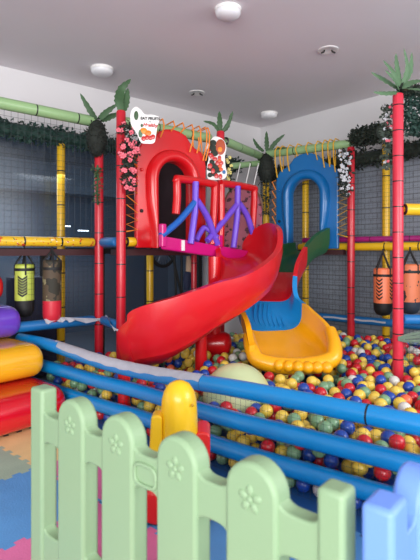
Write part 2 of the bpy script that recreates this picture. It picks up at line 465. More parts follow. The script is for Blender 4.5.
def lf(t, z, off=0): return L0+LD*t+Vector((-0.671, 0.742, 0))*off+Vector((0, 0, z))
P121 = Vector((gx(121, 3.95), 3.95, 0)); P221 = Vector((gx(220.5, 4.62), 4.62, 0)); P351 = Vector((gx(351, 5), 5, 0)); P398 = Vector((gx(398, 3.585), 3.585, 0))
P99 = Vector((gx(99, 4.25), 4.25, 0)); PC = Vector((gx(262, 5.67), 5.67, 0))
Z = lambda v, z: Vector((v.x, v.y, z))
def rail(a, b, m, r=PR, lab=None):
    o = pole('rail', a, b, r, M[m], frame)
    if lab: o['label'] = lab
    return o
rail(lf(-0.45, TOPZ), Z(P99, TOPZ)+LD*-0.05+Vector((0, 0, 0.0)), 'green_pole', 0.047, 'pale green padded top rail at left')
rail(Z(P121, 2.31)+RX_*0.05+RB_*0.10, Z(P221, 2.31)-RX_*0.05+RB_*0.10, 'green_pole', 0.045, 'pale green padded rail above the red arch')
rail(Z(P221, 2.29)+Vector((0.045, 0.08, 0)), Z(PC, 2.33), 'green_pole', 0.045, 'pale green padded rail running to the far corner')
rail(Vector((gx(228, 5.2), 5.2, 2.13)), Vector((gx(260, 5.6), 5.6, 2.24)), 'green_pole', 0.035)
rail(Z(PC, 2.35)+Vector((0.05, -0.04, 0)), Z(P351, 2.335), 'green_pole', 0.045, 'pale green padded rail above the blue arch')
rail(Z(P351, 2.36), Vector((1.86, 4.75, 2.40)), 'green_pole', 0.04)
rail(lf(-0.45, 1.285), Z(P99, 1.285)-LD*0.05, 'taped_yellow', 0.04, 'yellow padded rail wrapped in printed tape')
rail(Z(P99, 1.285)+Vector((0.04, -0.03, 0)), Z(P121, 1.285)+Vector((-0.04, 0.045, 0)), 'blue_plain', 0.042, 'short blue padded rail')
rail(Z(P121, 1.285)+U*0.045, Z(P121, 1.285)+U*0.135, 'yellow_pole', 0.04)
OR0 = Vector((1.02, 5.50, 0)); OR1 = Vector((2.3, 4.42, 0)); OD = (OR1-OR0).normalized()
rail(Z(OR0, 1.255), Z(OR1, 1.255), 'yellow_pole', 0.042, 'yellow padded rail at platform height at right')
rail(Z(OR0, 1.335)+Vector((0.05, 0.03, 0)), Z(OR1, 1.335)+Vector((0.05, 0.03, 0)), 'magenta_pole', 0.03, 'magenta padded rail')
rail(Z(OR0, 0.49)-Vector((0.03, 0.04, 0)), Z(OR1, 0.49)-Vector((0.03, 0.04, 0)), 'blue_plain', 0.04, 'blue padded lower rail along the brick wall')
rail(lf(0.10, 0.605), Z(P99, 0.60)-LD*0.045, 'blue_plain', 0.042, 'blue padded lower rail at left')
rail(Z(P99, 0.60)+Vector((0.04, -0.03, 0)), Z(P121, 0.59)+Vector((-0.04, 0.045, 0)), 'blue_plain', 0.04)
rail(P398+Vector((0.04, 0.0, 1.52)), P398+Vector((0.75, 0.12, 1.52)), 'yellow_pole', 0.045, 'yellow padded handrail at the right edge')
rail(P398+Vector((0.04, 0.02, 0.69)), P398+Vector((0.75, 0.12, 0.67)), 'blue_plain', 0.04)
mb = MB(); q = [Z(OR0+OD*t_, 0.497)-Vector((0.03, 0.04, 0))+Vector((-0.0275, -0.0325, 0.003*math.sin(t_*30))) for t_ in [0.35+0.04*k for k in range(18)]]
for i in range(len(q)-1):
    hh = Vector((0, 0, 0.009)); mb.add([q[i]-hh, q[i+1]-hh, q[i+1]+hh, q[i]+hh], [(0, 1, 2, 3)])
mb.build('tape_strip', M['white_cloth'], frame, smooth=False)['label'] = 'greyish white tape strip on the low rail'
# torn white lining hanging on the low left rail
mb = MB()
pts = [lf(0.34, 0.652, -0.02), lf(0.48, 0.655, -0.03), lf(0.58, 0.645, -0.05), P99+Vector((0.03, -0.06, 0.62)), P99+Vector((0.09, -0.11, 0.655)), P121+Vector((-0.09, 0.0, 0.61)), P121+Vector((-0.03, -0.05, 0.575)), P121+Vector((0.03, -0.05, 0.57))]
q = smoothpts(pts, 5)
for i in range(len(q)-1):
    h0 = 0.03+0.012*math.sin(i*1.7); h1 = 0.03+0.012*math.sin((i+1)*1.7)
    f_ = Vector((0.02, -0.02, 0))
    mb.add([q[i], q[i+1], q[i+1]+f_-Vector((0, 0, h1)), q[i]+f_-Vector((0, 0, h0))], [(0, 1, 2, 3)])
mb.build('white_lining', M['white_cloth'], frame, smooth=False)['label'] = 'torn white lining on the low blue rail'
# decks
mb = MB()
dk = [lf(-0.5, 0, 0.02), lf(0.9, 0, 0.02), lf(0.9, 0, 0.52), lf(-0.5, 0, 0.52)]
mb.prism([(v.x, v.y) for v in dk], lambda x, y, s: (x, y, 1.17+0.055*s))
mb.build('deck', M['deck'], frame, smooth=False)['label'] = 'dark burgundy walkway deck at left'
mb = MB()
td = [P121+Vector((0.0, 0.06, 0)), P221+Vector((-0.06, 0.02, 0)), P221+Vector((-0.55, 0.55, 0)), P121+Vector((-0.2, 0.55, 0))]
mb.prism([(v.x, v.y) for v in td], lambda x, y, s: (x, y, 1.17+0.055*s)); mb.build('deck', M['deck'], frame, smooth=False)
mb = MB()
td = [Vector((0.70, 5.60, 0)), Vector((1.43, 5.11, 0)), Vector((1.62, 5.3, 0)), Vector((0.95, 5.88, 0))]
td = [Vector((0.72, 5.58, 0)), Vector((1.42, 5.09, 0)), Vector((1.46, 5.12, 0)), Vector((0.98, 5.5, 0))]
mb.prism([(v.x, v.y) for v in td], lambda x, y, s: (x, y, 1.17+0.055*s)); mb.build('deck', M['deck'], frame, smooth=False)
# dark screen closing the back of the red tower
mb = MB(); slab(mb, P121+Vector((-0.12, 0.52, 0)), P221+Vector((-0.25, 0.42, 0)), 1.24, 2.25, 0.02, Vector((-0.6, 0.8, 0)))
mb.build('back_screen', M['plum_screen'], frame, smooth=False)['label'] = 'dark plum screen seen through the red arch'
# nets
net('safety_net', lf(-0.45, 1.33), lf(0.83, 1.33), lf(0.83, TOPZ-0.04), lf(-0.45, TOPZ-0.04), 24, 20, 0.0013, M['net_dark'], frame)
net('safety_net', lf(0.2, 0.64), lf(0.83, 0.64), lf(0.83, 1.16), lf(0.2, 1.16), 14, 12, 0.0011, M['net_black'], frame)
net('safety_net', Z(P99, 1.3)+Vector((0.03, 0, 0)), Z(P121, 1.3), Z(P121, 2.2), Z(P99, 2.2)+Vector((0.03, 0, 0)), 7, 18, 0.0013, M['net_dark'], frame)
net('safety_net', Z(OR0, 0.53), Z(OR1, 0.53), Z(OR1, 1.21), Z(OR0, 1.21), 44, 18, 0.0009, M['net_black'], frame)
net('safety_net', Vector((1.42, 5.1, 1.37)), Z(OR1, 1.37), Z(OR1, 2.35), Vector((1.42, 5.1, 2.28)), 28, 24, 0.0009, M['net_black'], frame)
net('safety_net', Vector((0.95, 5.58, 1.28)), Vector((1.4, 5.2, 1.28)), Vector((1.4, 5.2, 2.2)), Vector((0.95, 5.58, 2.2)), 14, 24, 0.0009, M['net_black'], frame)
net('safety_net', P398+Vector((0.03, 0, 0.25)), P398+Vector((0.75, 0.12, 0.25)), P398+Vector((0.75, 0.12, 0.62)), P398+Vector((0.03, 0, 0.62)), 24, 13, 0.0013, M['net_teal'], frame)
# gathered pale net bundle by the right post
mb = MB()
for k in range(26):
    z = 0.64-0.004*k
    mb.tube(smoothpts([P398+Vector((-0.02, -0.05, 0.57-0.001*k)), P398+Vector((0.15, -0.04, z-0.02+R.uniform(-.012, .012))), P398+Vector((0.4, 0.0, z+R.uniform(-.02, .02))), P398+Vector((0.75, 0.06, z+R.uniform(-.02, .02)))], 4), 0.0025, 3)
mb.build('gathered_net', M['net_pale'], frame, smooth=False)['label'] = 'pale gathered net bundle'
# dense dark-teal netted hedge panel above the right handrail
mb = MB()
pts = []
for k in range(2600):
    u = R.random(); v = R.random(); pts.append(P398+Vector((0.06+0.75*u, 0.05+0.14*u+R.uniform(-.03, .03), 2.08+0.33*v+0.02*u)))
leaf_cloud(mb, pts, 0.04)
o = mb.build('hedge_panel', M['hedge'], smooth=False)
tag(o, 'dark teal artificial hedge panel behind net, right of the tall pinkish post', 'hedge panel')

# ------------------------------------------------------------------ hedges along the walls
def hedge_strip(p, q, h, thick, n, m, label, size=0.05):
    mb = MB(); p = Vector(p); q = Vector(q)
    d = (q-p).normalized(); nn = Vector((-d.y, d.x, 0))
    mb.tube([p, p*0.5+q*0.5, q], h*0.36, 8)
    pts = []
    for k in range(n):
        a = R.random()*2*PI; rr = R.uniform(0.7, 1.05)
        pts.append(p+(q-p)*R.random()+nn*math.cos(a)*thick*rr*0.5+Vector((0, 0, math.sin(a)*h*0.5*rr)))
    leaf_cloud(mb, pts, size)
    return tag(mb.build('artificial_hedge', m, smooth=False), label, 'hedge')
hedge_strip(wl(0.5, 2.31, 0.1), wl(4.6, 2.31, 0.1), 0.17, 0.14, 2400, M['hedge'], 'dark green artificial hedge strip along the top of the glazed partition', 0.05)
hedge_strip(wr(0.25, 2.20, 0.12), wr(4.0, 2.24, 0.12), 0.17, 0.14, 1800, M['leaf_dark'], 'dark hedge strip along the top of the grey brick wall', 0.05)
hedge_strip(P351+Vector((0.03, 0.0, 2.385)), Vector((1.66, 4.63, 2.36)), 0.19, 0.18, 900, M['leaf_dark'], 'dark moss garland rolled round the top rail right of the blue arch', 0.035)

# ------------------------------------------------------------------ arch panels
def arch_panel(name, label, c, xd, m, rope_m, mirror):
    """c: plan centre of the panel foot, xd: unit vector along the panel (left to right), front faces the camera"""
    xd = Vector(xd); nr = Vector((xd.y, -xd.x, 0))        # towards the camera
    t = thing(name, label, 'arch panel', (c.x, c.y, 1.23))
    def fn(x, z, s): return c+xd*x+nr*(0.05*s-0.05)+Vector((0, 0, z))
    out = [(-0.365, 1.235), (-0.365, 2.0), (-0.352, 2.07), (-0.31, 2.13), (-0.24, 2.155), (-0.195, 2.19), (-0.14, 2.255), (-0.07, 2.285), (0, 2.295),
           (0.07, 2.285), (0.14, 2.255), (0.195, 2.19), (0.24, 2.155), (0.31, 2.13), (0.352, 2.07), (0.365, 2.0), (0.365, 1.235)]
    inn = [(0.178, 1.235), (0.178, 1.4), (0.178, 1.6), (0.178, 1.83)]+[(0.178*math.cos(PI*k/16), 1.83+0.178*math.sin(PI*k/16)) for k in range(1, 16)]+[(-0.178, 1.83), (-0.178, 1.6), (-0.178, 1.4), (-0.178, 1.235)]
    mb = MB(); mb.prism(out+inn, fn)
    mb.build('panel', m, t, smooth=False, bevel=0.012)
    # raised moulded rim round the opening
    def loop(wb, ww, ra):
        pts = []
        for z, k in ((1.235, 0), (1.3, 0.05), (1.4, 0.2), (1.5, 0.5), (1.6, 0.8), (1.7, 0.96), (1.83, 1.0)):
            pts.append((wb+(ww-wb)*k, z))
        for k in range(1, 20): pts.append((ra*math.cos(PI*k/20), 1.83+ra*math.sin(PI*k/20)))
        return pts+[(-x, z) for x, z in reversed(pts[:7])]
    loops = [(loop(0.170, 0.170, 0.170), -0.052), (loop(0.170, 0.170, 0.170), 0.01), (loop(0.175, 0.178, 0.178), 0.05), (loop(0.19, 0.205, 0.205), 0.075), (loop(0.203, 0.24, 0.24), 0.07), (loop(0.212, 0.272, 0.272), 0.035), (loop(0.215, 0.28, 0.28), -0.002)]
    mb = MB(); n = len(loops[0][0]); vs = []; fs = []
    for lp, dep in loops:
        vs += [c+xd*x+nr*dep+Vector((0, 0, z)) for x, z in lp]
    for i in range(len(loops)-1):
        for k in range(n-1): fs.append((i*n+k, i*n+k+1, (i+1)*n+k+1, (i+1)*n+k))
    mb.add(vs, fs); mb.build('arch_rim', m, t, angle=80)
    for z in (1.55, 1.9):
        mb = MB(); mb.ell(c+xd*(-0.32)+nr*0.004+Vector((0, 0, z)), (0.016, 0.016, 0.016), 8, 6); mb.build('bolt', M['black'] if z < 1.6 else m, t)
    return t, nr
RX = Vector((0.8, 0.6, 0)); RC = P121+RX*0.51
BX = Vector((0.826, -0.564, 0)); BC = Vector((0.737, 5.5, 0))+BX*0.388
tr, rn = arch_panel('arch_panel', 'red moulded arch panel framing the way onto the spiral slide', RC, RX, M['red_plastic'], M['rope_orange'], 1)
tb, bn = arch_panel('arch_panel', 'blue moulded arch panel framing the top of the wavy slide', BC, BX, M['blue_panel'], M['rope_yellow'], -1)
def zig(parent, m, f0, f1, z0, z1, n):
    mb = MB(); pts = []
    for k in range(n+1):
        z = z0+(z1-z0)*k/n
        pts.append(Z(f0, z+R.uniform(-.012, .012))); pts.append(Z(f1, z+0.02+R.uniform(-.012, .012)))
    mb.tube(pts, 0.007, 5); mb.build('lashing_rope', m, parent)
zig(tr, M['rope_orange'], P121+RX*0.04+rn*0.02, RC-RX*0.36+rn*0.008, 1.36, 1.98, 8)
zig(tb, M['rope_yellow'], P351+Vector((-0.045, -0.02, 0)), BC+BX*0.362+bn*0.008, 1.36, 1.9, 8)
zig(tb, M['rope_orange'], BC-BX*0.41+bn*0.005, BC-BX*0.362+bn*0.008, 1.5, 2.0, 5)
def loops_over(parent, m, c, xd, nr, xs, ztop, zf):
    for x in xs:
        zb = zf(x); mb = MB()
        p = c+xd*x+nr*0.012
        mb.tube([Z(p, zb), Z(p+nr*0.055, (zb+ztop)/2+0.01), Z(p+nr*0.06, ztop), Z(p+nr*0.02+xd*0.01, ztop+0.055), Z(p-nr*0.11+xd*0.02, ztop+0.05), Z(p-nr*0.09+xd*0.03, zb+0.02)], 0.007, 5)
        mb.build('tie_rope', m, parent)
def top_z(x):
    x = abs(x)
    return 2.27 if x < 0.1 else 2.2 if x < 0.17 else 2.11 if x < 0.3 else 2.05
loops_over(tr, M['rope_orange'], RC, RX, rn, (-0.14, -0.03, 0.07, 0.17, 0.25, 0.32, 0.35), 2.30, top_z)
loops_over(tb, M['rope_yellow'], BC, BX, bn, (-0.34, -0.28, -0.19, -0.09, 0.03, 0.14, 0.22, 0.28, 0.34), 2.345, top_z)

# ------------------------------------------------------------------ chutes
def chute(stations, m, name, parent, n_sub=8, th=0.03, i0=0.0, i1=1.0, crease=False, prof_n=18, ex=0.62, label=None, capped=True):
    """stations: (x, y, z, width, left_h, right_h) with left / right as seen going down"""
    P = smoothpts([Vector(s[:3]) for s in stations], n_sub)
    W = smoothpts([Vector((s[3], s[4], s[5])) for s in stations], n_sub)
    N = len(P); a = int(round(i0*(N-1))); b = int(round(i1*(N-1)))
    mb = MB(); rings = []
    for i in range(a, b+1):
        T = (P[min(i+1, N-1)]-P[max(i-1, 0)]); T.z = 0; T.normalize()
        right = Vector((T.y, -T.x, 0)); wd, hl, hr = W[i]
        ring = []
        for side in (0, 1):
            ks = range(prof_n+1) if side == 0 else range(prof_n, -1, -1)
            for k in ks:
                an = PI+PI*k/prof_n
                cx = math.cos(an); sy = abs(math.sin(an))
                x = math.copysign(abs(cx)**ex, cx)*wd/2; h = hl if cx < 0 else hr
                y = h*(1-sy**ex)
                if side == 1:
                    t_ = th
                    if crease:
                        fr = 1-sy**ex; t_ = th+(0.016 if 0.64 < fr < 0.72 else 0.012 if fr >= 0.72 else 0.004 if fr > 0.55 else 0.0)+(0.012 if 0.10 < fr < 0.2 else 0.0)
                    x = math.copysign(abs(cx)**ex, cx)*(wd/2+t_); y = -th+(h+th)*(1-sy**ex)
                elif k in (0, prof_n): y += 0.006
                ring.append(P[i]+right*x+Vector((0, 0, y)))
        rings.append(ring)
    n = len(rings[0]); vs = [v for r_ in rings for v in r_]; fs = []
    for i in range(len(rings)-1):
        for k in range(n): fs.append((i*n+k, i*n+(k+1) % n, (i+1)*n+(k+1) % n, (i+1)*n+k))
    h = n//2
    for e in (0, len(rings)-1):
        for k in range(h-1): fs.append((e*n+k, e*n+k+1, e*n+n-2-k, e*n+n-1-k))
    mb.add(vs, fs)
    o = mb.build(name, m, parent, angle=26 if crease else 60)
    if label: o['label'] = label
    return o

spiral = thing('spiral_slide', 'red spiral slide with magenta deck and purple railings, curling down into the ball pit', 'slide', (0.0, 4.1, 0))
ST = [(0.18, 4.62, 1.16, 0.42, 0.10, 0.08), (0.295, 4.50, 1.12, 0.46, 0.34, 0.12), (0.345, 4.26, 1.01, 0.49, 0.40, 0.14), (0.29, 4.00, 0.87, 0.50, 0.32, 0.14),
      (0.11, 3.80, 0.725, 0.50, 0.31, 0.14), (-0.11, 3.69, 0.58, 0.50, 0.38, 0.14), (-0.33, 3.62, 0.435, 0.50, 0.43, 0.14), (-0.44, 3.665, 0.365, 0.50, 0.35, 0.14), (-0.485, 3.70, 0.35, 0.47, 0.24, 0.12)]
chute(ST, M['red_chute'], 'chute', spiral, crease=True, th=0.035, prof_n=30)
mb = MB(); mb.lathe([(0.055, 0.014), (0.055, 1.16)], (0.04, 4.16, 0), 18); mb.build('support_post', M['red_plastic'], spiral)
pp = at(201, 360, 3.77)
mb = MB(); mb.lathe([(0.052, 0.014), (0.05, 0.3), (0.046, 0.58)], (pp.x, pp.y+0.05, 0), 18); mb.build('support_post', M['red_plastic'], spiral)
mb = MB(); mb.tube([(-0.02, 4.16, 0.40), (0.13, 4.14, 0.41), (0.17, 4.13, 0.41), (0.185, 4.13, 0.41)], [0.10, 0.10, 0.08, 0.035], 16)
mb.build('base_drum', M['red_plastic'], spiral)
# magenta deck
D0 = Vector((-0.40, 3.88, 0)); D1 = Vector((0.46, 4.80, 0)); DD = (D1-D0).normalized(); DN = Vector((DD.y, -DD.x, 0))
mb = MB()
dp = [D0, D1, Vector((0.22, 4.60, 0)), Vector((-0.40, 4.05, 0))]
def dz(x, y): return 1.0-(Vector((x, y, 0))-D0).dot(DD)/0.8
mb.prism([(v.x, v.y) for v in dp], lambda x, y, s: (x, y, (1.225 if s == 0 else 1.335)-0.085*(1-dz(x, y))))
mb.build('deck', M['magenta'], spiral, smooth=False, bevel=0.012)['label'] = 'magenta plastic deck'
mb = MB(); pj = D0+DD*0.245
mb.box((pj.x, pj.y, 1.255), (0.03, 0.03, 0.09), Matrix.Rotation(math.atan2(DD.y, DD.x), 3, 'Z')); mb.build('clip', M['white'], spiral, smooth=False, bevel=0.004)
# railing bays
def railing(p, q, ztop, zbot_l, zbot_r, zfoot, blue):
    p = Vector(p); q = Vector(q); d = q-p
    t = MB(); t.tube(smoothpts([Z(p-d*0.03, zbot_l), Z(p, (zbot_l+ztop)/2), Z(p, ztop-0.03), Z(p+d*0.06, ztop), Z(p+d*0.94, ztop), Z(q, ztop-0.03), Z(q-d*0.03, (zbot_r+ztop)/2), Z(q-d*0.09, zbot_r)], 6), 0.035, 12)
    o = t.build('railing', M['red_plastic'], spiral)
    off = DN*0.035
    c = p+d*0.40
    s = MB(); s.tube([Z(c+off, ztop-0.01), Z(c+off-d*0.02, (zfoot+ztop)/2), Z(c+off-d*0.13, zfoot)], 0.03, 10); s.build('slat', M['purple'], o)
    s = MB(); s.tube(smoothpts([Z(c+off+d*0.03, ztop-0.17), Z(c+off+d*0.3, ztop-0.3), Z(q+off-d*0.06, zfoot+0.05), Z(q+off-d*0.0, zfoot-0.0)], 5), 0.03, 10); s.build('slat', M['purple'], o)
    s = MB(); s.tube(smoothpts([Z(c+off-d*0.03, ztop-0.19), Z(p+off*0.6+d*0.0, ztop-0.36), Z(p+off*0.6-d*0.42, zfoot+0.06)], 5), 0.029, 10); so = s.build('slat', M['blue_bar'] if blue else M['purple'], o)
    if blue: so['label'] = 'blue slat'
    return o
RA = D0+DD*0.20+DN*-0.02; RB = D0+DD*0.67+DN*-0.02; RC2 = D0+DD*0.76+DN*-0.02; RD = D0+DD*1.26+DN*-0.02
railing(RA, RB, 1.82, 1.52, 1.27, 1.27, True)
railing(RC2, RD, 1.84, 1.25, 1.30, 1.24, False)
mb = MB(); mb.box(D0+DD*0.02+DN*0.0+Vector((0, 0, 1.335)), (0.05, 0.05, 0.19), Matrix.Rotation(math.atan2(DD.y, DD.x), 3, 'Z'))
mb.build('joint_block', M['magenta'], spiral, smooth=False, bevel=0.01)
mb = MB(); mb.tube(smoothpts([Z(RB-DD*0.02+DN*0.05, 1.33), Z(RB-DD*0.10-DN*0.02, 1.42), Z(RB-DD*0.16-DN*0.03, 1.37), Z(RB-DD*0.22-DN*0.02, 1.30)], 5), 0.026, 10)
mb.build('slat', M['purple'], spiral)
mb = MB(); mb.box((D0+DD*0.70+DN*0.01+Vector((0, 0, 1.30))), (0.05, 0.045, 0.11), Matrix.Rotation(math.atan2(DD.y, DD.x), 3, 'Z'))
mb.build('joint_block', M['magenta'], spiral, smooth=False, bevel=0.008)

# wavy slide
wavy = thing('wavy_slide', 'short wavy slide with green, red, blue and yellow sections below the blue arch', 'slide', (0.62, 4.3, 0))
WS = [(1.085, 5.15, 1.20, 0.38, 0.10, 0.25), (0.91, 4.96, 1.13, 0.38, 0.14, 0.24), (0.73, 4.73, 0.98, 0.40, 0.14, 0.25), (0.57, 4.47, 0.78, 0.43, 0.10, 0.24),
      (0.51, 4.22, 0.61, 0.45, 0.12, 0.22), (0.55, 3.98, 0.52, 0.52, 0.17, 0.22), (0.605, 3.74, 0.44, 0.58, 0.17, 0.20), (0.62, 3.56, 0.395, 0.58, 0.11, 0.13)]
WS = [(x, y, z, w_, hr, hl) for (x, y, z, w_, hl, hr) in WS]    # seen from the camera the right wall is on the walker's left
for i0, i1, m, lab in ((0, 0.27, 'green_chute', 'dark green slide section'), (0.27, 0.45, 'red_chute', 'red slide section'), (0.45, 0.68, 'blue_chute', 'ribbed blue slide section'), (0.68, 1.0, 'yellow_chute', 'yellow slide run-out')):
    chute(WS, M[m], 'slide_section', wavy, i0=i0, i1=i1, label=lab, th=0.04, ex=0.5, n_sub=10)
# yellow rolled front lip with rounded knobs
mb = MB()
e0 = Vector((0.62-0.305, 3.60, 0.42)); e1 = Vector((0.62+0.305, 3.53, 0.43))
mb.tube(smoothpts([e0+Vector((-0.01, 0.16, 0.12)), e0+Vector((0.0, 0.02, 0.05)), e0+Vector((0.06, -0.055, -0.03)), (0.62, 3.49, 0.365), e1+Vector((-0.06, -0.055, -0.02)), e1+Vector((0.0, 0.02, 0.06)), e1+Vector((0.01, 0.18, 0.16))], 8),
        [0.045+0.02*math.sin(PI*i/48) for i in range(49)], 14)
for k in range(6):
    u = 0.30+0.55*k/5
    mb.ell(Vector((e0.x+(e1.x-e0.x)*u, 3.45-0.012*k+0.01*abs(k-2.5), 0.375)), (0.045, 0.05, 0.045), 12, 8)
mb.build('front_lip', M['yellow_chute'], wavy, angle=80)
bedp = smoothpts([Vector(q[:3]) for q in WS], 10)
mb = MB()
for k in range(7):
    x = -0.12+0.04*k
    mb.tube([p+Vector((x, 0.0, 0.002+1.6*abs(x)**3)) for p in bedp[33:46]], 0.006, 6)
mb.build('bed_ribs', M['blue_chute'], wavy)

# ------------------------------------------------------------------ front barrier
barrier = thing('pit_barrier', 'low barrier of blue padded rails with net along the front of the ball pit', 'barrier', ab(-2.0, 2.0))
bp = [ab(-3.72, 1.99), ab(-3.28, 2.0), ab(-2.66, 2.0), ab(-2.29, 2.02), ab(-1.83, 2.0), ab(-1.41, 2.0), ab(-0.62, 2.055), ab(0.05, 2.11)]
def along(z, sag=None):
    pts = []
    for i, p in enumerate(bp):
        zz = z-(sag[i] if sag else 0); pts.append(Z(p, zz))
    return smoothpts(pts, 8)
M['blue_front'] = mat('blue_front', (2, 134, 204), 0.3, coat=0.3, noise=0.05, nscale=5, bump=0.06, bscale=25)
r1 = along(0.49, [0, 0, 0.035, 0.045, 0.02, 0, 0, 0])
for nm, q in (('top', r1), ('mid', along(0.32)), ('low', along(0.16))):
    mb = MB(); mb.tube(q, 0.045, 16); o = mb.build('rail', M['blue_front'], barrier)
mb = MB()
jp = r1[46]; jt = (r1[47]-r1[45]).normalized(); mb.tube([jp-jt*0.004, jp+jt*0.004], 0.0458, 16); mb.build('joint_band', M['black'], barrier)
mb = MB(); jp = r1[34]; jt = (r1[35]-r1[33]).normalized(); mb.tube([jp-jt*0.003, jp+jt*0.003], 0.0456, 16); mb.build('joint_band', M['blue_plain'], barrier)
pb = at(117, 390, 3.15)
mb = MB(); mb.lathe([(0.042, 0.014), (0.042, 0.43)], (pb.x+0.03, pb.y+0.09, 0), 16); mb.build('post', M['red_plastic'], barrier)['label'] = 'short red padded post'
# white torn cover along the top rail
mb = MB(); vs = []; fs = []
seg = r1[9:35]
for i, p in enumerate(seg):
    T = (seg[min(i+1, len(seg)-1)]-seg[max(i-1, 0)]).normalized(); s_ = T.cross(Vector((0, 0, 1))).normalized()
    u = i/(len(seg)-1)
    lo = 20-14*math.sin(PI*min(1, u*1.15))+5*math.sin(i*1.9); hi = 150
    if i == 0: lo = 85
    for k in range(10):
        an = math.radians(lo+(hi-lo)*k/9)
        vs.append(p+(s_*math.cos(an)+Vector((0, 0, 1))*math.sin(an))*(0.0475+0.001*math.sin(i*2.1+k)))
    if i:
        for k in range(9): fs.append(((i-1)*10+k, (i-1)*10+k+1, i*10+k+1, i*10+k))
mb.add(vs, fs); mb.build('white_cover', M['white_cloth'], barrier)['label'] = 'worn whitish cover strip'
mb = MB()
base = smoothpts([Z(p+B*0.032, 0.02) for p in bp], 8)
L = [0]
for i in range(1, len(base)): L.append(L[-1]+(base[i]-base[i-1]).length)
def onb(s):
    for i in range(1, len(base)):
        if s <= L[i]:
            t = (s-L[i-1])/(L[i]-L[i-1]); return base[i-1]*(1-t)+base[i]*t
    return base[-1]
nn = int(L[-1]/0.033)
for i in range(nn+1):
    p = onb(L[-1]*i/nn); mb.tube([p, p+Vector((0, 0, 0.44))], 0.0008, 3, False)
for j in range(14):
    mb.tube([b_+Vector((0, 0, 0.44*j/13)) for b_ in base], 0.0008, 3, False)
mb.build('net', M['net_dark'], barrier, smooth=False)

# ------------------------------------------------------------------ plastic balls
BR = 0.0375
ball_rgb = {'yellow': (238, 204, 82), 'red': (206, 30, 44), 'blue': (28, 74, 170), 'green': (124, 166, 126), 'white': (222, 222, 214), 'orange': (240, 110, 70)}
bmats = {k: mat('ball_'+k, v, 0.3, coat=0.25, noise=0.03) for k, v in ball_rgb.items()}
BIGC = Vector((gx(237, 3.0), 3.0, 0.285)); BIGR = 0.215
obst = [(gx(px, d), d, 0.045) for px, d in ((121, 3.95), (398, 3.585), (351, 5.0), (220.5, 4.62), (305.5, 5.55), (386, 4.95))]
obst += [(pp.x, pp.y+0.05, 0.058), (pb.x+0.03, pb.y+0.09, 0.048), (0.04, 4.16, 0.06)]
drum = (0.08, 4.15)
def blocked(x, y):
    for ox, oy, r in obst:
        if (x-ox)**2+(y-oy)**2 < (r+BR)**2: return True
    if (x-BIGC.x)**2+(y-BIGC.y)**2 < (BIGR+BR)**2: return True
    if -0.1 < x < 0.23 and 4.02 < y < 4.30: return True
    # run-outs of the two slides
    if 0.24 < x < 1.02 and 3.36 < y < 4.02: return True
    if -0.60 < x < -0.08 and 3.42 < y < 4.0 and (x+0.70)*0.5+ (y-3.42) < 0.9:
        return True
    return False
def front(e1): return 0.02*max(0, 1-abs(e1+2.29)/0.45)+max(0, (e1+1.41)*0.074)
def inside(x, y):
    e2 = x*B.x+y*B.y; e1 = x*A.x+y*A.y
    if e2 < 2.046+BR+front(e1): return False
    if e1 < -3.42 or e1 > 0.0: return False
    v = Vector((x, y, 0))
    if (v-L0).dot(Vector((-0.671, 0.742, 0))) > -0.08: return False
    if (v-OR0).dot(Vector((-OD.y, OD.x, 0))) > -0.08: return False
    if y > 5.45 or x/y > 0.50 or x/y < -0.47: return False
    return not blocked(x, y)
cell = {}; balls = []; CS = 2*BR
def rest(x, y):
    e2 = x*B.x+y*B.y
    fl = 0.014+BR if e2 < 2.40 else 0.16
    z = fl; i, j = int(x//CS), int(y//CS)
    for di in (-1, 0, 1):
        for dj in (-1, 0, 1):
            for (bx, by, bz) in cell.get((i+di, j+dj), ()):
                d2 = (bx-x)**2+(by-y)**2
                if d2 < CS*CS:
                    z = max(z, bz+math.sqrt(CS*CS-d2)+0.0005)
    return z
rb = random.Random(3); fails = 0
row = -3.35
while row < -0.1:
    p = ab(row, 2.0475+BR+front(row)); row += 2*BR+0.003+rb.random()*0.012
    if inside(p.x, p.y):
        b_ = (p.x, p.y, 0.0145+BR); balls.append(b_); cell.setdefault((int(p.x//CS), int(p.y//CS)), []).append(b_)
while fails < 420 and len(balls) < 4200:
    best = None
    for _ in range(12):
        x = rb.uniform(-1.7, 2.1); y = rb.uniform(1.9, 5.45)
        if not inside(x, y): continue
        z = rest(x, y); e2 = x*B.x+y*B.y
        lim = 0.315+0.02*math.sin(3*x+2*y)
        if z > lim: continue
        if best is None or z < best[2]: best = (x, y, z)
    if best is None: fails += 1; continue
    fails = 0; balls.append(best); x, y, z = best
    cell.setdefault((int(x//CS), int(y//CS)), []).append(best)
names = ['yellow']*32+['red']*21+['blue']*20+['green']*20+['white']*5+['orange']*3
tint = {b: rb.choice(names) for b in balls}
def project(b): return 210+F*b[0]/b[1], 252+F*(1.2-b[2])/b[1]
# those nearest the camera with open sky above them or pressed against the barrier net are separate things
def exposed(b):
    x, y, z = b; e2 = x*B.x+y*B.y; px, py = project(b)
    if not (4 < px < 416): return False
    if e2 < 2.15+front(x*A.x+y*A.y): return True
    i, j = int(x//CS), int(y//CS)
    for di in (-1, 0, 1):
        for dj in (-1, 0, 1):
            for (bx, by, bz) in cell.get((i+di, j+dj), ()):
                if bz > z+0.045 and (bx-x)**2+(by-y)**2 < (CS*0.75)**2: return False
    return True
def hidden_by_fence(b):
    px, py = project(b)
    return py > 400+(px-75)*0.345 and 30 < px < 355
cand = sorted([b for b in balls if exposed(b) and not hidden_by_fence(b)], key=lambda b: b[1])
single = set(cand[:296])
meshes = {}
def ball_mesh(c):
    if c not in meshes:
        mb = MB(); mb.ell((0, 0, 0), BR, 18, 12); o = mb.build('plastic_ball', bmats[c], angle=0)
        meshes[c] = o.data; bpy.data.objects.remove(o)
    return meshes[c]
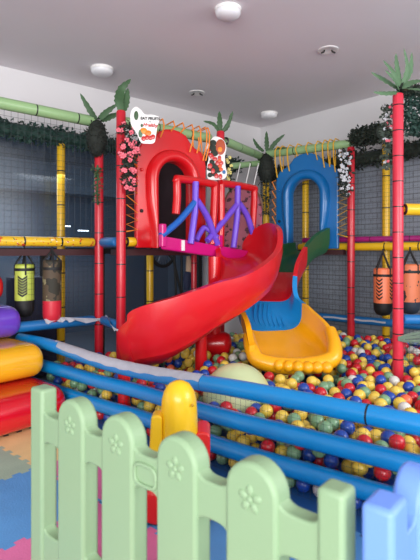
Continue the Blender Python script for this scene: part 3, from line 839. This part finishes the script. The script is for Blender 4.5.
def zone(b):
    px, py = project(b); e2 = b[0]*B.x+b[1]*B.y
    if e2 < 2.2 and b[2] < 0.27: return 'pressed against the net between the low blue barrier rails'
    if b[1] < 3.3:
        return 'just behind the blue barrier, ' + ('left of the big pale ball' if px < 205 else 'right of the big pale ball')
    return 'in the ball pit ' + ('below the red spiral slide' if px < 240 else 'in front of the yellow slide run-out')
for b in cand[:296]:
    c = tint[b]; o = bpy.data.objects.new('plastic_ball', ball_mesh(c)); COL.objects.link(o); o.location = b
    o.rotation_euler = (rb.random()*6, rb.random()*6, 0)
    zn = zone(b)
    tag(o, f'{c} plastic ball {zn}', 'ball', f'{c} plastic balls {zn}')
mb_all = {c: MB() for c in ball_rgb}
me = bpy.data.meshes.new('ball_mass'); allv = []; allf = []; mi = []; order = list(ball_rgb)
proto = MB(); proto.ell((0, 0, 0), BR, 12, 8)
for b in balls:
    if b in single: continue
    o = len(allv); bv = Vector(b); allv += [v+bv for v in proto.v]; allf += [tuple(i+o for i in f) for f in proto.f]
    mi += [order.index(tint[b])]*len(proto.f)
me.from_pydata(allv, [], allf)
for c in order: me.materials.append(bmats[c])
me.polygons.foreach_set('material_index', mi); me.shade_smooth()
bmm = bmesh.new(); bmm.from_mesh(me); bmesh.ops.recalc_face_normals(bmm, faces=bmm.faces); bmm.to_mesh(me); bmm.free()
o = bpy.data.objects.new('ball_mass', me); COL.objects.link(o)
tag(o, 'mass of mixed yellow, red, blue and green plastic balls filling the rest of the pit', 'balls', kind='stuff')
mb = MB(); mb.ell(BIGC, BIGR, 36, 22); tag(mb.build('large_ball', M['big_ball'], origin=BIGC), 'big pale green ball half sunk in the plastic balls behind the barrier', 'ball')

# ------------------------------------------------------------------ foam stair rolls at left
for k, (mn, lab) in enumerate((('vinyl_red', 'shiny red vinyl foam step, lowest and longest of the stack'), ('vinyl_yellow', 'shiny yellow vinyl foam step between the red and purple ones'),
                               ('vinyl_purple', 'shiny purple vinyl foam step above the yellow one'), ('vinyl_red', 'shiny red vinyl foam step, topmost of the stack'))):
    f0 = -2.90-[0, 0.29, 0.62, 0.90][k]; z0 = 0.016+0.256*k; h = 0.254
    prof = [(-4.55, z0), (-4.55, z0+h)]+[(f0-0.17+0.17*math.cos(a)**0.8 if math.cos(a) > 0 else f0-0.17, z0+h/2+h/2*math.copysign(abs(math.sin(a))**0.8, math.sin(a))) for a in [PI/2-PI*i/18 for i in range(19)]]
    e_end = 1.91
    mb = MB(); n_ = len(prof)
    # long roll with a rounded end towards the barrier
    secs = [(0.55, 1.0)]+[(e_end-0.07+0.07*math.sin(PI/2*i/6), 1-0.055/h*2*(1-math.cos(PI/2*i/6))) for i in range(7)]
    vs = []; fs = []
    cz = z0+h/2
    for e, sc in secs:
        for (a, z) in prof:
            aa = a if a < f0-0.2 else (f0-0.17)+(a-(f0-0.17))*(0.35+0.65*sc)
            vs.append(ab(aa, e, cz+(z-cz)*sc))
    for i in range(len(secs)-1):
        for q in range(n_): fs.append((i*n_+q, i*n_+(q+1) % n_, (i+1)*n_+(q+1) % n_, (i+1)*n_+q))
    fs.append(tuple(range(n_))); fs.append(tuple((len(secs)-1)*n_+q for q in range(n_)))
    mb.add(vs, fs)
    o = mb.build('foam_step', M[mn], angle=70); tag(o, lab, 'foam step', 'stacked foam steps')

# ------------------------------------------------------------------ punching bags
def chevrons(parent, c, r, z0, z1, n, ang, wd, m, name='chevron_print'):
    mb = MB()
    for i in range(n):
        z = z0+(z1-z0)*i/(n-1)-0.015
        for s in (-1, 1):
            q = []
            for t in (0, 0.5, 1):
                a = ang+s*wd*t
                q.append((a, z+0.026*t))
            for (a0, h0), (a1, h1) in zip(q, q[1:]):
                f = lambda a, h: (c[0]+(r+0.0015)*math.cos(a), c[1]+(r+0.0015)*math.sin(a), h)
                mb.add([f(a0, h0), f(a1, h1), f(a1, h1+0.017), f(a0, h0+0.017)], [(0, 1, 2, 3)])
    mb.build(name, m, parent, smooth=False)
def bag(px, d, ytop, ybot, yhang, r, mt, mbm, split, lab, chev=0, tilt=0.0, bands=()):
    x = gx(px, d); zt = 1.2-(ytop-252)/F*d; zb = 1.2-(ybot-252)/F*d; zh = 1.2-(yhang-252)/F*d
    zs = zb+(zt-zb)*split
    t = thing('punching_bag', lab, 'punching bag', (x, d, zt), 'small hanging punching bags')
    m1 = MB(); m1.lathe([(r, zs), (r, zt-0.02), (r*0.95, zt-0.006), (r*0.8, zt)], (x, d, 0), 24); m1.build('body', mt, t)
    m1 = MB(); m1.lathe([(r*0.3, zb), (r*0.7, zb+0.012), (r*0.93, zb+0.045), (r*1.0, zb+0.08), (r*1.0, zs-0.001)], (x, d, 0), 24); m1.build('lower_cap', mbm, t)
    for a in (0.5, 2.1, 3.7, 5.2):
        m1 = MB(); m1.tube([(x+r*0.97*math.cos(a), d+r*0.97*math.sin(a), zt-0.09), (x+r*0.97*math.cos(a), d+r*0.97*math.sin(a), zt-0.01), (x+r*0.12*math.cos(a), d+r*0.12*math.sin(a), zh-0.05), (x, d, zh-0.03)], 0.008, 6)
        m1.build('strap', M['black'], t)
    m1 = MB(); m1.tube([(x, d, zh-0.06), (x, d, zh+0.0)], 0.008, 6); m1.build('hook', M['black'], t)
    for zz in bands:
        m1 = MB(); m1.lathe([(r+0.002, zt-zz-0.012), (r+0.004, zt-zz), (r+0.002, zt-zz+0.012)], (x, d, 0), 24); m1.build('band', M['black'], t)
    if chev:
        for a in (([-PI/2+0.15] if chev == 1 else [-PI/2-0.75, -PI/2+0.75])):
            chevrons(t, (x, d), r, zs+0.045, zt-0.12, 7 if chev == 1 else 6, a, 0.5 if chev == 1 else 0.36, M['black'])
    return t
camo = mat('camo_brown', (82, 68, 52), 0.7, noise=0.1); spot_mat(camo, (44, 42, 32), 9, 0.55); spot_mat(camo, (136, 128, 96), 11, 0.64)
lime = mat('lime_vinyl', (186, 200, 84), 0.4, noise=0.04); orange_v = mat('orange_vinyl', (246, 128, 84), 0.4, noise=0.05)
bag(24.5, 3.98, 264, 317, 246, 0.078, lime, M['black'], 0.32, 'lime green punching bag with black chevrons and black lower end', 1, bands=(0.045,))
bag(52, 3.98, 260, 323, 246, 0.076, camo, mat('bag_red', (206, 40, 58), 0.4), 0.36, 'brown camouflage punching bag with bright red lower end', 0, bands=(0.07,))
bag(383, 4.62, 268, 315.5, 249, 0.088, orange_v, M['black'], 0.27, 'orange punching bag with black slashes left of the pinkish post', 2, bands=(0.07,))
o4 = mat('orange_print', (214, 116, 76), 0.5); spot_mat(o4, (60, 50, 50), 16, 0.62)
nb = mat('navy_mesh', (34, 46, 62), 0.6)
bag(410, 4.4, 264, 314, 247, 0.088, o4, nb, 0.25, 'faded orange punching bag with scribbled print right of the pinkish post', 0, bands=(0.07,))

# ------------------------------------------------------------------ plants, garlands
def planter(px, py, d, rx, rz, fr, lab):
    c = at(px, py, d)
    t = thing('moss_planter', lab, 'planter', c)
    m1 = MB(); m1.ell(c, (rx, rx, rz), 18, 12); m1.build('moss_ball', M['moss'], t)
    m1 = MB(); pts = []
    for k in range(700):
        a = R.random()*2*PI; s = R.uniform(-1, 1); q = math.sqrt(1-s*s)
        pts.append(c+Vector((rx*q*math.cos(a), rx*q*math.sin(a), rz*s))*1.0)
    leaf_cloud(m1, pts, 0.022); m1.build('foliage', M['moss'], t, smooth=False)
    for ps in fr:
        m1 = MB(); frond(m1, [at(x, y, d+dd) for x, y, dd in ps[:-1]], ps[-1]); m1.build('leaf', M['leaf'], t)
    return t
planter(97, 138, 4.19, 0.085, 0.16, [[(97, 120, 0), (90, 110, -.05), (80, 93, -.08), 0.042], [(99, 119, 0), (106, 112, 0.02), (117, 104, .03), 0.045], [(100, 120, 0.05), (108, 117, .1), (122, 112, .15), 0.05]],
        'dark egg-shaped moss planter with broad leaves on the left red post')
planter(266, 168, 5.60, 0.10, 0.17, [[(264, 151, 0), (258, 146, -.05), (253, 138, -.08), 0.04], [(267, 151, 0), (267, 142, 0), (266.5, 131, .02), 0.045], [(269, 152, 0), (275, 143, 0), (285, 134, .0), 0.04], [(269, 153, 0), (278, 149, -.1), (291, 148, -.2), 0.045]],
        'dark round moss planter with thin leaves in the far corner')
def palm(px, py, d, fr, lab, mm='leaf'):
    c = at(px, py, d); t = thing('palm_leaves', lab, 'artificial plant', c)
    for ps in fr:
        m1 = MB(); frond(m1, [at(x, y, d+dd) for x, y, dd in ps[:-1]], ps[-1]); m1.build('leaf', M[mm], t)
palm(121, 109, 3.95, [[(122, 111, 0), (119, 100, 0), (122, 88, .05), (131, 79, .02), 0.062], [(123, 111, 0.03), (126, 101, .06), (128, 88, .08), 0.05]], 'upright broad leaf pair on the post beside the pink flowers')
palm(220, 133, 4.62, [[(220, 133, 0), (214, 124, -.05), (203, 121, -.1), 0.032], [(220, 132, 0), (220, 122, 0), (219.5, 111, .03), 0.045], [(222, 132, 0), (229, 122, 0), (233, 111, .0), 0.03], [(222, 132, 0.1), (228, 126, .08), (231, 113, .1), 0.028]], 'small palm tuft on the post behind the fruit sign')
palm(400, 90, 3.585, [[(399, 88, 0), (386, 80, -.1), (371, 72, -.15), 0.035], [(399, 92, 0), (386, 93, -.15), (373, 92, -.22), 0.028], [(400, 86, 0), (394, 72, .0), (383, 60, -.05), 0.036],
                      [(401, 85, 0), (398, 68, .02), (396, 53, .02), 0.036], [(402, 85, 0), (408, 68, .0), (404, 48, -.02), 0.03], [(403, 85, 0), (411, 70, .05), (412, 52, .05), 0.034],
                      [(402, 88, 0), (412, 82, -.05), (424, 80, -.1), 0.035], [(402, 90, 0), (411, 88, -.12), (425, 90, -.2), 0.03], [(400, 90, 0), (394, 78, -.15), (385, 70, -.2), 0.03]], 'large fern with long serrated fronds on the tall pinkish post', 'leaf_pale')
mossc = MB(); leaf_cloud(mossc, [at(R.uniform(398, 420), R.uniform(86, 94), 3.62+R.uniform(-.04, .1)) for k in range(260)], 0.04)
tag(mossc.build('moss_clump', M['leaf_dark'], smooth=False), 'dark moss clump at the foot of the large fern', 'artificial plant')

def garland(name, lab, px0, px1, y0, y1, d, nleaf, leafm, size, blooms=0, bm_=None, bs=0.02, extra=None, taper=0.4, th=0.05):
    c = at((px0+px1)/2, y0, d); t = thing(name, lab, 'garland', c)
    m1 = MB(); pts = []
    def rp():
        v = R.random(); cx = (px0+px1)/2; hw = (px1-px0)/2*(1-taper*v)*(0.8+0.2*math.sin(v*17))
        return at(cx+hw*R.uniform(-1, 1), y0+(y1-y0)*v, d+R.uniform(-th, th))
    m1.tube([at((px0+px1)/2, y0+(y1-y0)*k/6, d+0.01) for k in range(7)], 0.008, 6)
    leaf_cloud(m1, [rp() for k in range(nleaf)], size); m1.build('foliage', leafm, t, smooth=False)
    if blooms:
        m1 = MB()
        for k in range(blooms):
            p = rp()+Vector((0, -0.03, 0))
            for q in range(5):
                a = 2*PI*q/5+R.random()
                m1.ell(p+Vector((math.cos(a)*bs*0.7, R.uniform(-.01, .01), math.sin(a)*bs*0.7)), (bs*0.6, bs*0.35, bs*0.6), 7, 5)
        m1.build('blossoms', bm_, t)
    if extra:
        for k in range(extra[0]):
            m1 = MB(); m1.ell(rp()+Vector((0, -0.03, 0)), extra[2], 8, 6); m1.build('pink_bloom', extra[1], t)
    return t
garland('flower_garland', 'garland of bright pink flowers hanging on the post left of the red arch', 118, 141, 122, 190, 3.88, 420, M['leaf_dark'], 0.04, 36, M['petal_pink'], 0.017, th=0.03)
garland('leaf_garland', 'white-speckled dark leaf garland right of the blue arch', 337, 353, 150, 196, 4.9, 260, M['leaf_dark'], 0.045, 60, M['petal_white'], 0.012, th=0.04, taper=0.25)
garland('leaf_garland', 'grey-green hanging garland with small red blooms beside the tall pinkish post', 381, 393, 106, 168, 3.72, 300, mat('leaf_grey', (70, 84, 74), 0.6, noise=0.3), 0.04, 9, M['petal_white'], 0.012, (8, M['petal_pink'], 0.012), th=0.03)
garland('trailing_vine', 'thin green vine trailing below the moss planter at left', 92, 103, 165, 205, 4.17, 160, M['leaf'], 0.028, th=0.03)
garland('trailing_vine', 'sparse dark vine trailing beside the corner planter', 258, 274, 180, 215, 5.5, 140, M['leaf_dark'], 0.035, th=0.03)
garland('berry_garland', 'yellow-white flowered vine hanging right of the fruit sign', 226, 234, 158, 192, 4.66, 60, M['leaf_dark'], 0.035, 10, mat('petal_yellow', (222, 212, 130), 0.5), 0.014, th=0.02)

# ------------------------------------------------------------------ signs
def card(name, lab, pts, d, ref, yaw=0.0):
    c = at(ref[0], ref[1], d); t = thing(name, lab, 'sign', c)
    q = [at(x, y, d) for x, y in smooth2(pts)]
    m1 = MB(); m1.prism([(v.x, v.z) for v in q], lambda x, z, s: (x, d-0.006*s, z)); m1.build('card', M['white'], t, smooth=False)
    return t
def smooth2(pts):
    P = [Vector((x, y, 0)) for x, y in pts]; P = [P[-1]]+P+[P[0], P[1]]; S = smoothpts(P, 4)
    return [(v.x, v.y) for v in S[4:-5]]
def blob(t, name, px, py, d, rw, rh, m):
    p = at(px, py, d); k = d/F
    m1 = MB(); m1.ell(p, (rw*k, 0.004, rh*k), 14, 9); return m1.build(name, m, t)
def text(t, s, px, py, d, size, m, shear=0, rz=0):
    cu = bpy.data.curves.new('lettering', 'FONT'); cu.body = s; cu.size = size; cu.align_x = 'CENTER'; cu.extrude = 0.0008; cu.offset = 0.0012; cu.shear = shear
    cu.materials.append(m); o = bpy.data.objects.new('lettering', cu); COL.objects.link(o)
    bpy.context.view_layer.update()
    me = bpy.data.meshes.new_from_object(o.evaluated_get(bpy.context.evaluated_depsgraph_get()))
    bpy.data.objects.remove(o); o = bpy.data.objects.new('lettering', me); COL.objects.link(o)
    o.parent = t; o.location = at(px, py, d)-wloc(t); o.rotation_euler = (PI/2, rz, 0); return o
sd = 3.80
t1 = card('fruit_sign', 'white cut-out fruit sign reading EAT FRUITS at the top left of the red arch',
          [(131, 112), (136, 107), (141, 110), (145, 114.5), (153, 115), (160, 118), (157.5, 126), (156, 136), (154, 143), (147, 143.8), (141, 142.5), (137, 134), (131, 124)], sd, (145, 128))
dd = sd-0.009
text(t1, 'EAT FRUITS', 150.2, 119.8, dd, 0.030, M['black'], rz=0.04)
text(t1, '&', 150.0, 122.6, dd, 0.016, M['black'])
text(t1, 'Healthy', 150.2, 126.6, dd, 0.037, M['berry'], 0.2, rz=0.08)
blob(t1, 'pineapple_print', 136.2, 115.5, dd, 2.2, 4.6, M['leaf']); blob(t1, 'orange_print', 143.5, 130.8, dd, 3.6, 3.0, M['orange']); blob(t1, 'orange_print', 147.8, 133, dd, 3.6, 2.8, mat('orange_deep', (240, 120, 24), 0.4))
for x, y in ((143.5, 138.5), (147, 137.5), (150.5, 137.8), (153, 136.8)): blob(t1, 'tomato_print', x, y, dd-0.002, 2.2, 2.4, M['berry'])
blob(t1, 'leaf_print', 140.5, 133.5, dd, 2.0, 4.0, M['leaf_pale']); blob(t1, 'leaf_print', 141.8, 125.5, dd, 1.2, 1.8, M['leaf'])
sd2 = 4.52
t2 = card('fruit_sign', 'white cut-out sign crowded with red fruit, on the post right of the red arch',
          [(212, 138.5), (216, 136.6), (223, 139.5), (226.5, 147), (225, 156), (225.5, 166), (227, 174), (224, 179), (215, 180), (207.5, 178), (207, 166), (208.5, 158), (205.5, 150), (207, 146)], sd2, (216, 158))
dd = sd2-0.009
rs = random.Random(5)
blob(t2, 'peach_print', 220.5, 147, dd, 5.0, 8.0, mat('rust_fruit', (176, 70, 30), 0.5)); blob(t2, 'peach_print', 220, 149.5, dd-0.004, 2.3, 2.6, M['orange'])
for x, y in ((213, 143), (212.5, 148), (214.5, 153), (212, 162), (216, 166), (211, 169), (214, 174), (218, 170), (210, 175)): blob(t2, 'leaf_print', x, y, dd, rs.uniform(2.5, 4.2), rs.uniform(2, 3.6), M['leaf_dark'])
for x, y in ((208.5, 151), (210.5, 155), (215, 159), (212, 157), (219.5, 158), (221.5, 163), (218, 163), (213, 171), (216.5, 176), (220.5, 176.5), (210, 166)): blob(t2, 'cherry_print', x, y, dd-0.004, rs.uniform(1.7, 2.6), rs.uniform(1.9, 2.8), M['berry'])
for x, y in ((219.5, 160.5), (220, 166), (221, 169.5)): blob(t2, 'orange_print', x, y, dd-0.005, 2.0, 2.0, mat('deep_orange', (222, 84, 30), 0.4))
blob(t2, 'blue_print', 224, 172, dd, 1.7, 2.0, M['blue_plain'])

# pink arched board behind the railing
pc = at(243, 240, 5.25)
pt = thing('pink_board', 'dusty pink scribbled board with a round twig rim behind the railing', 'board', (pc.x, 5.25, 1.3))
pm = mat('pink_board', (176, 98, 116), 0.8, noise=0.12, nscale=10); spot_mat(pm, (84, 46, 58), 22, 0.6)
k_ = 5.25/F; w2 = 19*k_
bpts = [(pc.x-w2, 1.23), (pc.x+w2, 1.23), (pc.x+w2, 1.68)]+[(pc.x+w2*math.cos(PI*i/12), 1.68+0.24*math.sin(PI*i/12)) for i in range(1, 12)]+[(pc.x-w2, 1.68)]
mb = MB(); mb.prism(bpts, lambda x, z, s: (x, 5.25+0.03*s, z)); mb.build('board', pm, pt, smooth=False)
mb = MB()
for q in range(4):
    mb.tube(smoothpts([Vector((pc.x+(w2+0.004)*math.cos(PI*i/10)+R.uniform(-.008, .008), 5.24+R.uniform(-.01, .01), 1.68+0.25*math.sin(PI*i/10)+R.uniform(-.01, .01))) for i in range(11)], 2), 0.008, 5)
mb.build('twig_rim', mat('twig', (120, 92, 74), 0.8), pt)
for x in (-0.09, 0.02, 0.11):
    mb = MB(); mb.tube([(pc.x+x, 5.24, 1.90), (pc.x+x+0.06, 5.24, 2.17)], 0.006, 5); mb.build('hanging_cord', M['white'], pt)

# ------------------------------------------------------------------ bicycle and cloth under the deck
bk = at(163, 251, 5.3)
bt = thing('bicycle', 'small black bicycle hung by its front wheel beneath the magenta deck', 'bicycle', (bk.x, 5.3, bk.z))
def wheel(c):
    t_ = MB(); yaw = Matrix.Rotation(math.radians(38), 3, 'Z')
    ring = [Vector(c)+yaw @ Vector((0.16*math.cos(a), 0, 0.19*math.sin(a))) for a in [2*PI*i/28 for i in range(29)]]
    t_.tube(ring, 0.02, 8, False); wo = t_.build('wheel', M['black'], bt)
    t_ = MB()
    for i in range(12):
        a = PI*i/12; v = yaw @ Vector((0.15*math.cos(a), 0, 0.18*math.sin(a))); t_.tube([Vector(c)-v, Vector(c)+v], 0.002, 4)
    t_.build('spokes', mat('steel', (150, 150, 156), 0.3, metal=0.8), wo)
wheel((bk.x, 5.3, bk.z+0.02)); wheel((bk.x+0.12, 5.42, 0.42))
for (a, b) in (((0, 0, 0.02), (0.12, 0.02, -0.1)), ((0.12, 0.02, 0.0), (0.14, 0.05, -0.45)), ((0.12, 0.02, -0.12), (0.2, 0.1, -0.5)), ((0.14, 0.05, -0.45), (0.12, 0.12, -0.78)), ((0.2, 0.1, -0.05), (0.2, 0.1, -0.5))):
    t_ = MB(); t_.tube([Vector((bk.x, 5.3, bk.z))+Vector(a), Vector((bk.x, 5.3, bk.z))+Vector(b)], 0.014, 8); t_.build('frame_tube', M['black'], bt)
jc = at(188, 256, 5.1)
jt_ = thing('hanging_jacket', 'narrow beige and navy cloth hanging in the dark below the deck', 'jacket', jc)
t_ = MB(); t_.tube([jc+Vector((0, 0, 0)), jc+Vector((0.01, 0, -0.08)), jc+Vector((0.005, 0, -0.17))], [0.02, 0.034, 0.03], 10); t_.build('upper', mat('beige_cloth', (186, 156, 132), 0.8), jt_)
t_ = MB(); t_.tube([jc+Vector((-0.005, 0, -0.165)), jc+Vector((-0.01, 0, -0.26)), jc+Vector((-0.012, 0, -0.36))], [0.035, 0.045, 0.03], 10); t_.build('lower', mat('navy_cloth', (30, 38, 66), 0.8), jt_)
# navy netted box behind the low left rail
mb = MB(); slab(mb, lf(0.36, 0, 0.62), lf(0.80, 0, 0.62), 0.014, 0.96, 0.3, Vector((-0.671, 0.742, 0)))
tag(mb.build('crash_pad', mat('navy_vinyl', (26, 34, 66), 0.6, noise=0.1), smooth=False, bevel=0.01), 'dark navy padded block behind the hanging bags at left', 'padded block')

# ------------------------------------------------------------------ rocking toy between fence and barrier
tc_ = at(178, 440, 2.15)
toy = thing('rocking_toy', 'yellow and red plastic rocking toy with a domed head behind the green fence', 'ride-on toy', (tc_.x, 2.15, 0.014))
X0, Y0 = tc_.x, 2.15
mb = MB(); mb.lathe([(0.055, 0.16), (0.078, 0.24), (0.084, 0.36), (0.083, 0.46), (0.078, 0.54), (0.068, 0.575), (0.047, 0.607), (0.022, 0.62), (0.004, 0.624)], (X0+0.005, Y0, 0), 26)
mb.build('head', M['toy_yellow'], toy)
for s in (1,):
    mb = MB(); mb.ell((X0+0.055*s+0.012, Y0-0.062, 0.53), (0.007, 0.005, 0.007), 8, 6); mb.build('rivet', mat('ochre', (190, 140, 20), 0.5), toy)
def fin(name, x0, x1, z0, z1, y, th, m, lean):
    mb = MB(); n = 10
    pts = [(x0-lean, z0), (x1-lean*0.6, z0)]+[(x1, z0+(z1-z0)*0.5)]+[((x0+x1)/2+(x1-x0)/2*math.cos(PI*i/n), z1-(x1-x0)*0.35+(x1-x0)*0.35*math.sin(PI*i/n)) for i in range(n+1)]+[(x0-lean*0.3, z0+(z1-z0)*0.5)]
    mb.prism(pts, lambda x, z, s: (x, y+th*(s-0.5), z)); return mb.build(name, m, toy, smooth=False, bevel=0.009)
fin('handle', X0-0.115, X0-0.065, 0.20, 0.485, Y0-0.02, 0.08, M['toy_yellow'], 0.025)
fin('seat_back', X0+0.075, X0+0.145, 0.12, 0.40, Y0+0.05, 0.16, M['toy_red'], 0.01)
mb = MB(); pr = [(-0.15, 0.03), (-0.10, 0.016), (0.10, 0.016), (0.15, 0.03), (0.17, 0.09), (0.14, 0.17), (-0.12, 0.17), (-0.165, 0.13)]
mb.prism(pr, lambda x, z, s: (X0+x, Y0-0.09+0.26*s, z)); mb.build('rocker_base', M['toy_red'], toy, smooth=False, bevel=0.02)

# ------------------------------------------------------------------ plastic fence
def fence_panel(name, lab, p0, d, m, slat_s, posts, length, emb=True):
    d = Vector(d); nf = Vector((d.y, -d.x, 0))
    if nf.y > 0: nf = -nf                     # front faces the camera
    t = thing(name, lab, 'fence', Z(p0, 0.014))
    TH = 0.066
    def mk(poly, nm, th=TH, par=None, off=0.0):
        mb = MB(); mb.prism(poly, lambda x, z, s: Vector(p0)+d*x+nf*(th*(0.5-s)+off)+Vector((0, 0, z)))
        return mb.build(nm, m, par or t, smooth=True, bevel=0.012, seg=3, angle=35)
    for s in slat_s:
        w2 = 0.076
        poly = [(s-w2, 0.016), (s+w2, 0.016), (s+w2, 0.62)]+[(s+w2*math.cos(PI*i/14), 0.624+0.076*math.sin(PI*i/14)) for i in range(1, 14)]+[(s-w2, 0.62)]
        o = mk(poly, 'slat')
        if emb:
            c = Vector(p0)+d*s+nf*(TH/2)+Vector((0, 0, 0.614))
            mb = MB()
            for k in range(5):
                a = PI/2+2*PI*k/5
                q = c+d*0.021*math.cos(a)+Vector((0, 0, 0.021*math.sin(a)))
                rot = Matrix((d, nf, Vector((0, 0, 1)))).transposed() @ Matrix.Rotation(-a, 3, 'Y')
                mb.ell(q, (0.014, 0.0045, 0.0105), 10, 7, rot)
            mb.ell(c, (0.009, 0.005, 0.009), 10, 7, Matrix((d, nf, Vector((0, 0, 1)))).transposed())
            mb.build('flower_relief', m, o)
    for s, wp in posts:
        mk([(s-wp/2, 0.016), (s+wp/2, 0.016), (s+wp/2, 0.70), (s-wp/2, 0.70)], 'post')
    allx = sorted([(s-0.076, s+0.076) for s in slat_s]+[(s-w_/2, s+w_/2) for s, w_ in posts])
    for (a0, a1), (b0, b1) in zip(allx, allx[1:]):
        x0, x1 = a1-0.014, b0+0.014; f = 0.018
        def cv(xa, xb, z, up):      # scooped edge
            return [(xa+(xb-xa)*i/10, z+up*(abs(i/5-1)**4)*0.035) for i in range(11)]
        mk(cv(x0, x1, 0.61, 1)+list(reversed(cv(x0, x1, 0.515, -1))), 'rail', 0.05)
        mk(cv(x0, x1, 0.185, 1)+[(x1, 0.06), (x0, 0.06)], 'rail', 0.05)
    return t, nf
FP0 = Vector((-0.611, 1.77, 0)); FD = (Vector((0.281, 1.017, 0))-FP0).normalized()
ft, nf = fence_panel('fence_panel', 'pale green plastic fence panel with round-topped slats and flower reliefs', FP0, FD, M['fence_green'], (0.207, 0.452, 0.703, 0.950), ((-0.008, 0.082), (1.155, 0.064)), 1.17)
# oblong loop moulded on the rail between the second and third slats
mb = MB(); c = FP0+FD*0.578+nf*0.027+Vector((0, 0, 0.555)); ring = []
for i in range(25):
    a = 2*PI*i/24; ring.append(c+FD*(0.045*math.copysign(abs(math.cos(a))**0.6, math.cos(a)))+Vector((0, 0, 0.03*math.copysign(abs(math.sin(a))**0.6, math.sin(a)))))
mb.tube(ring, 0.006, 8, False); mb.build('oblong_relief', M['fence_green'], ft)
FB0 = FP0+FD*1.255+nf*-0.01
fence_panel('fence_panel', 'blue plastic fence panel at the lower right corner', FB0, Vector((-FD.y, FD.x, 0)), M['fence_blue'], (0.20, 0.45), ((0.0, 0.09),), 0.6)
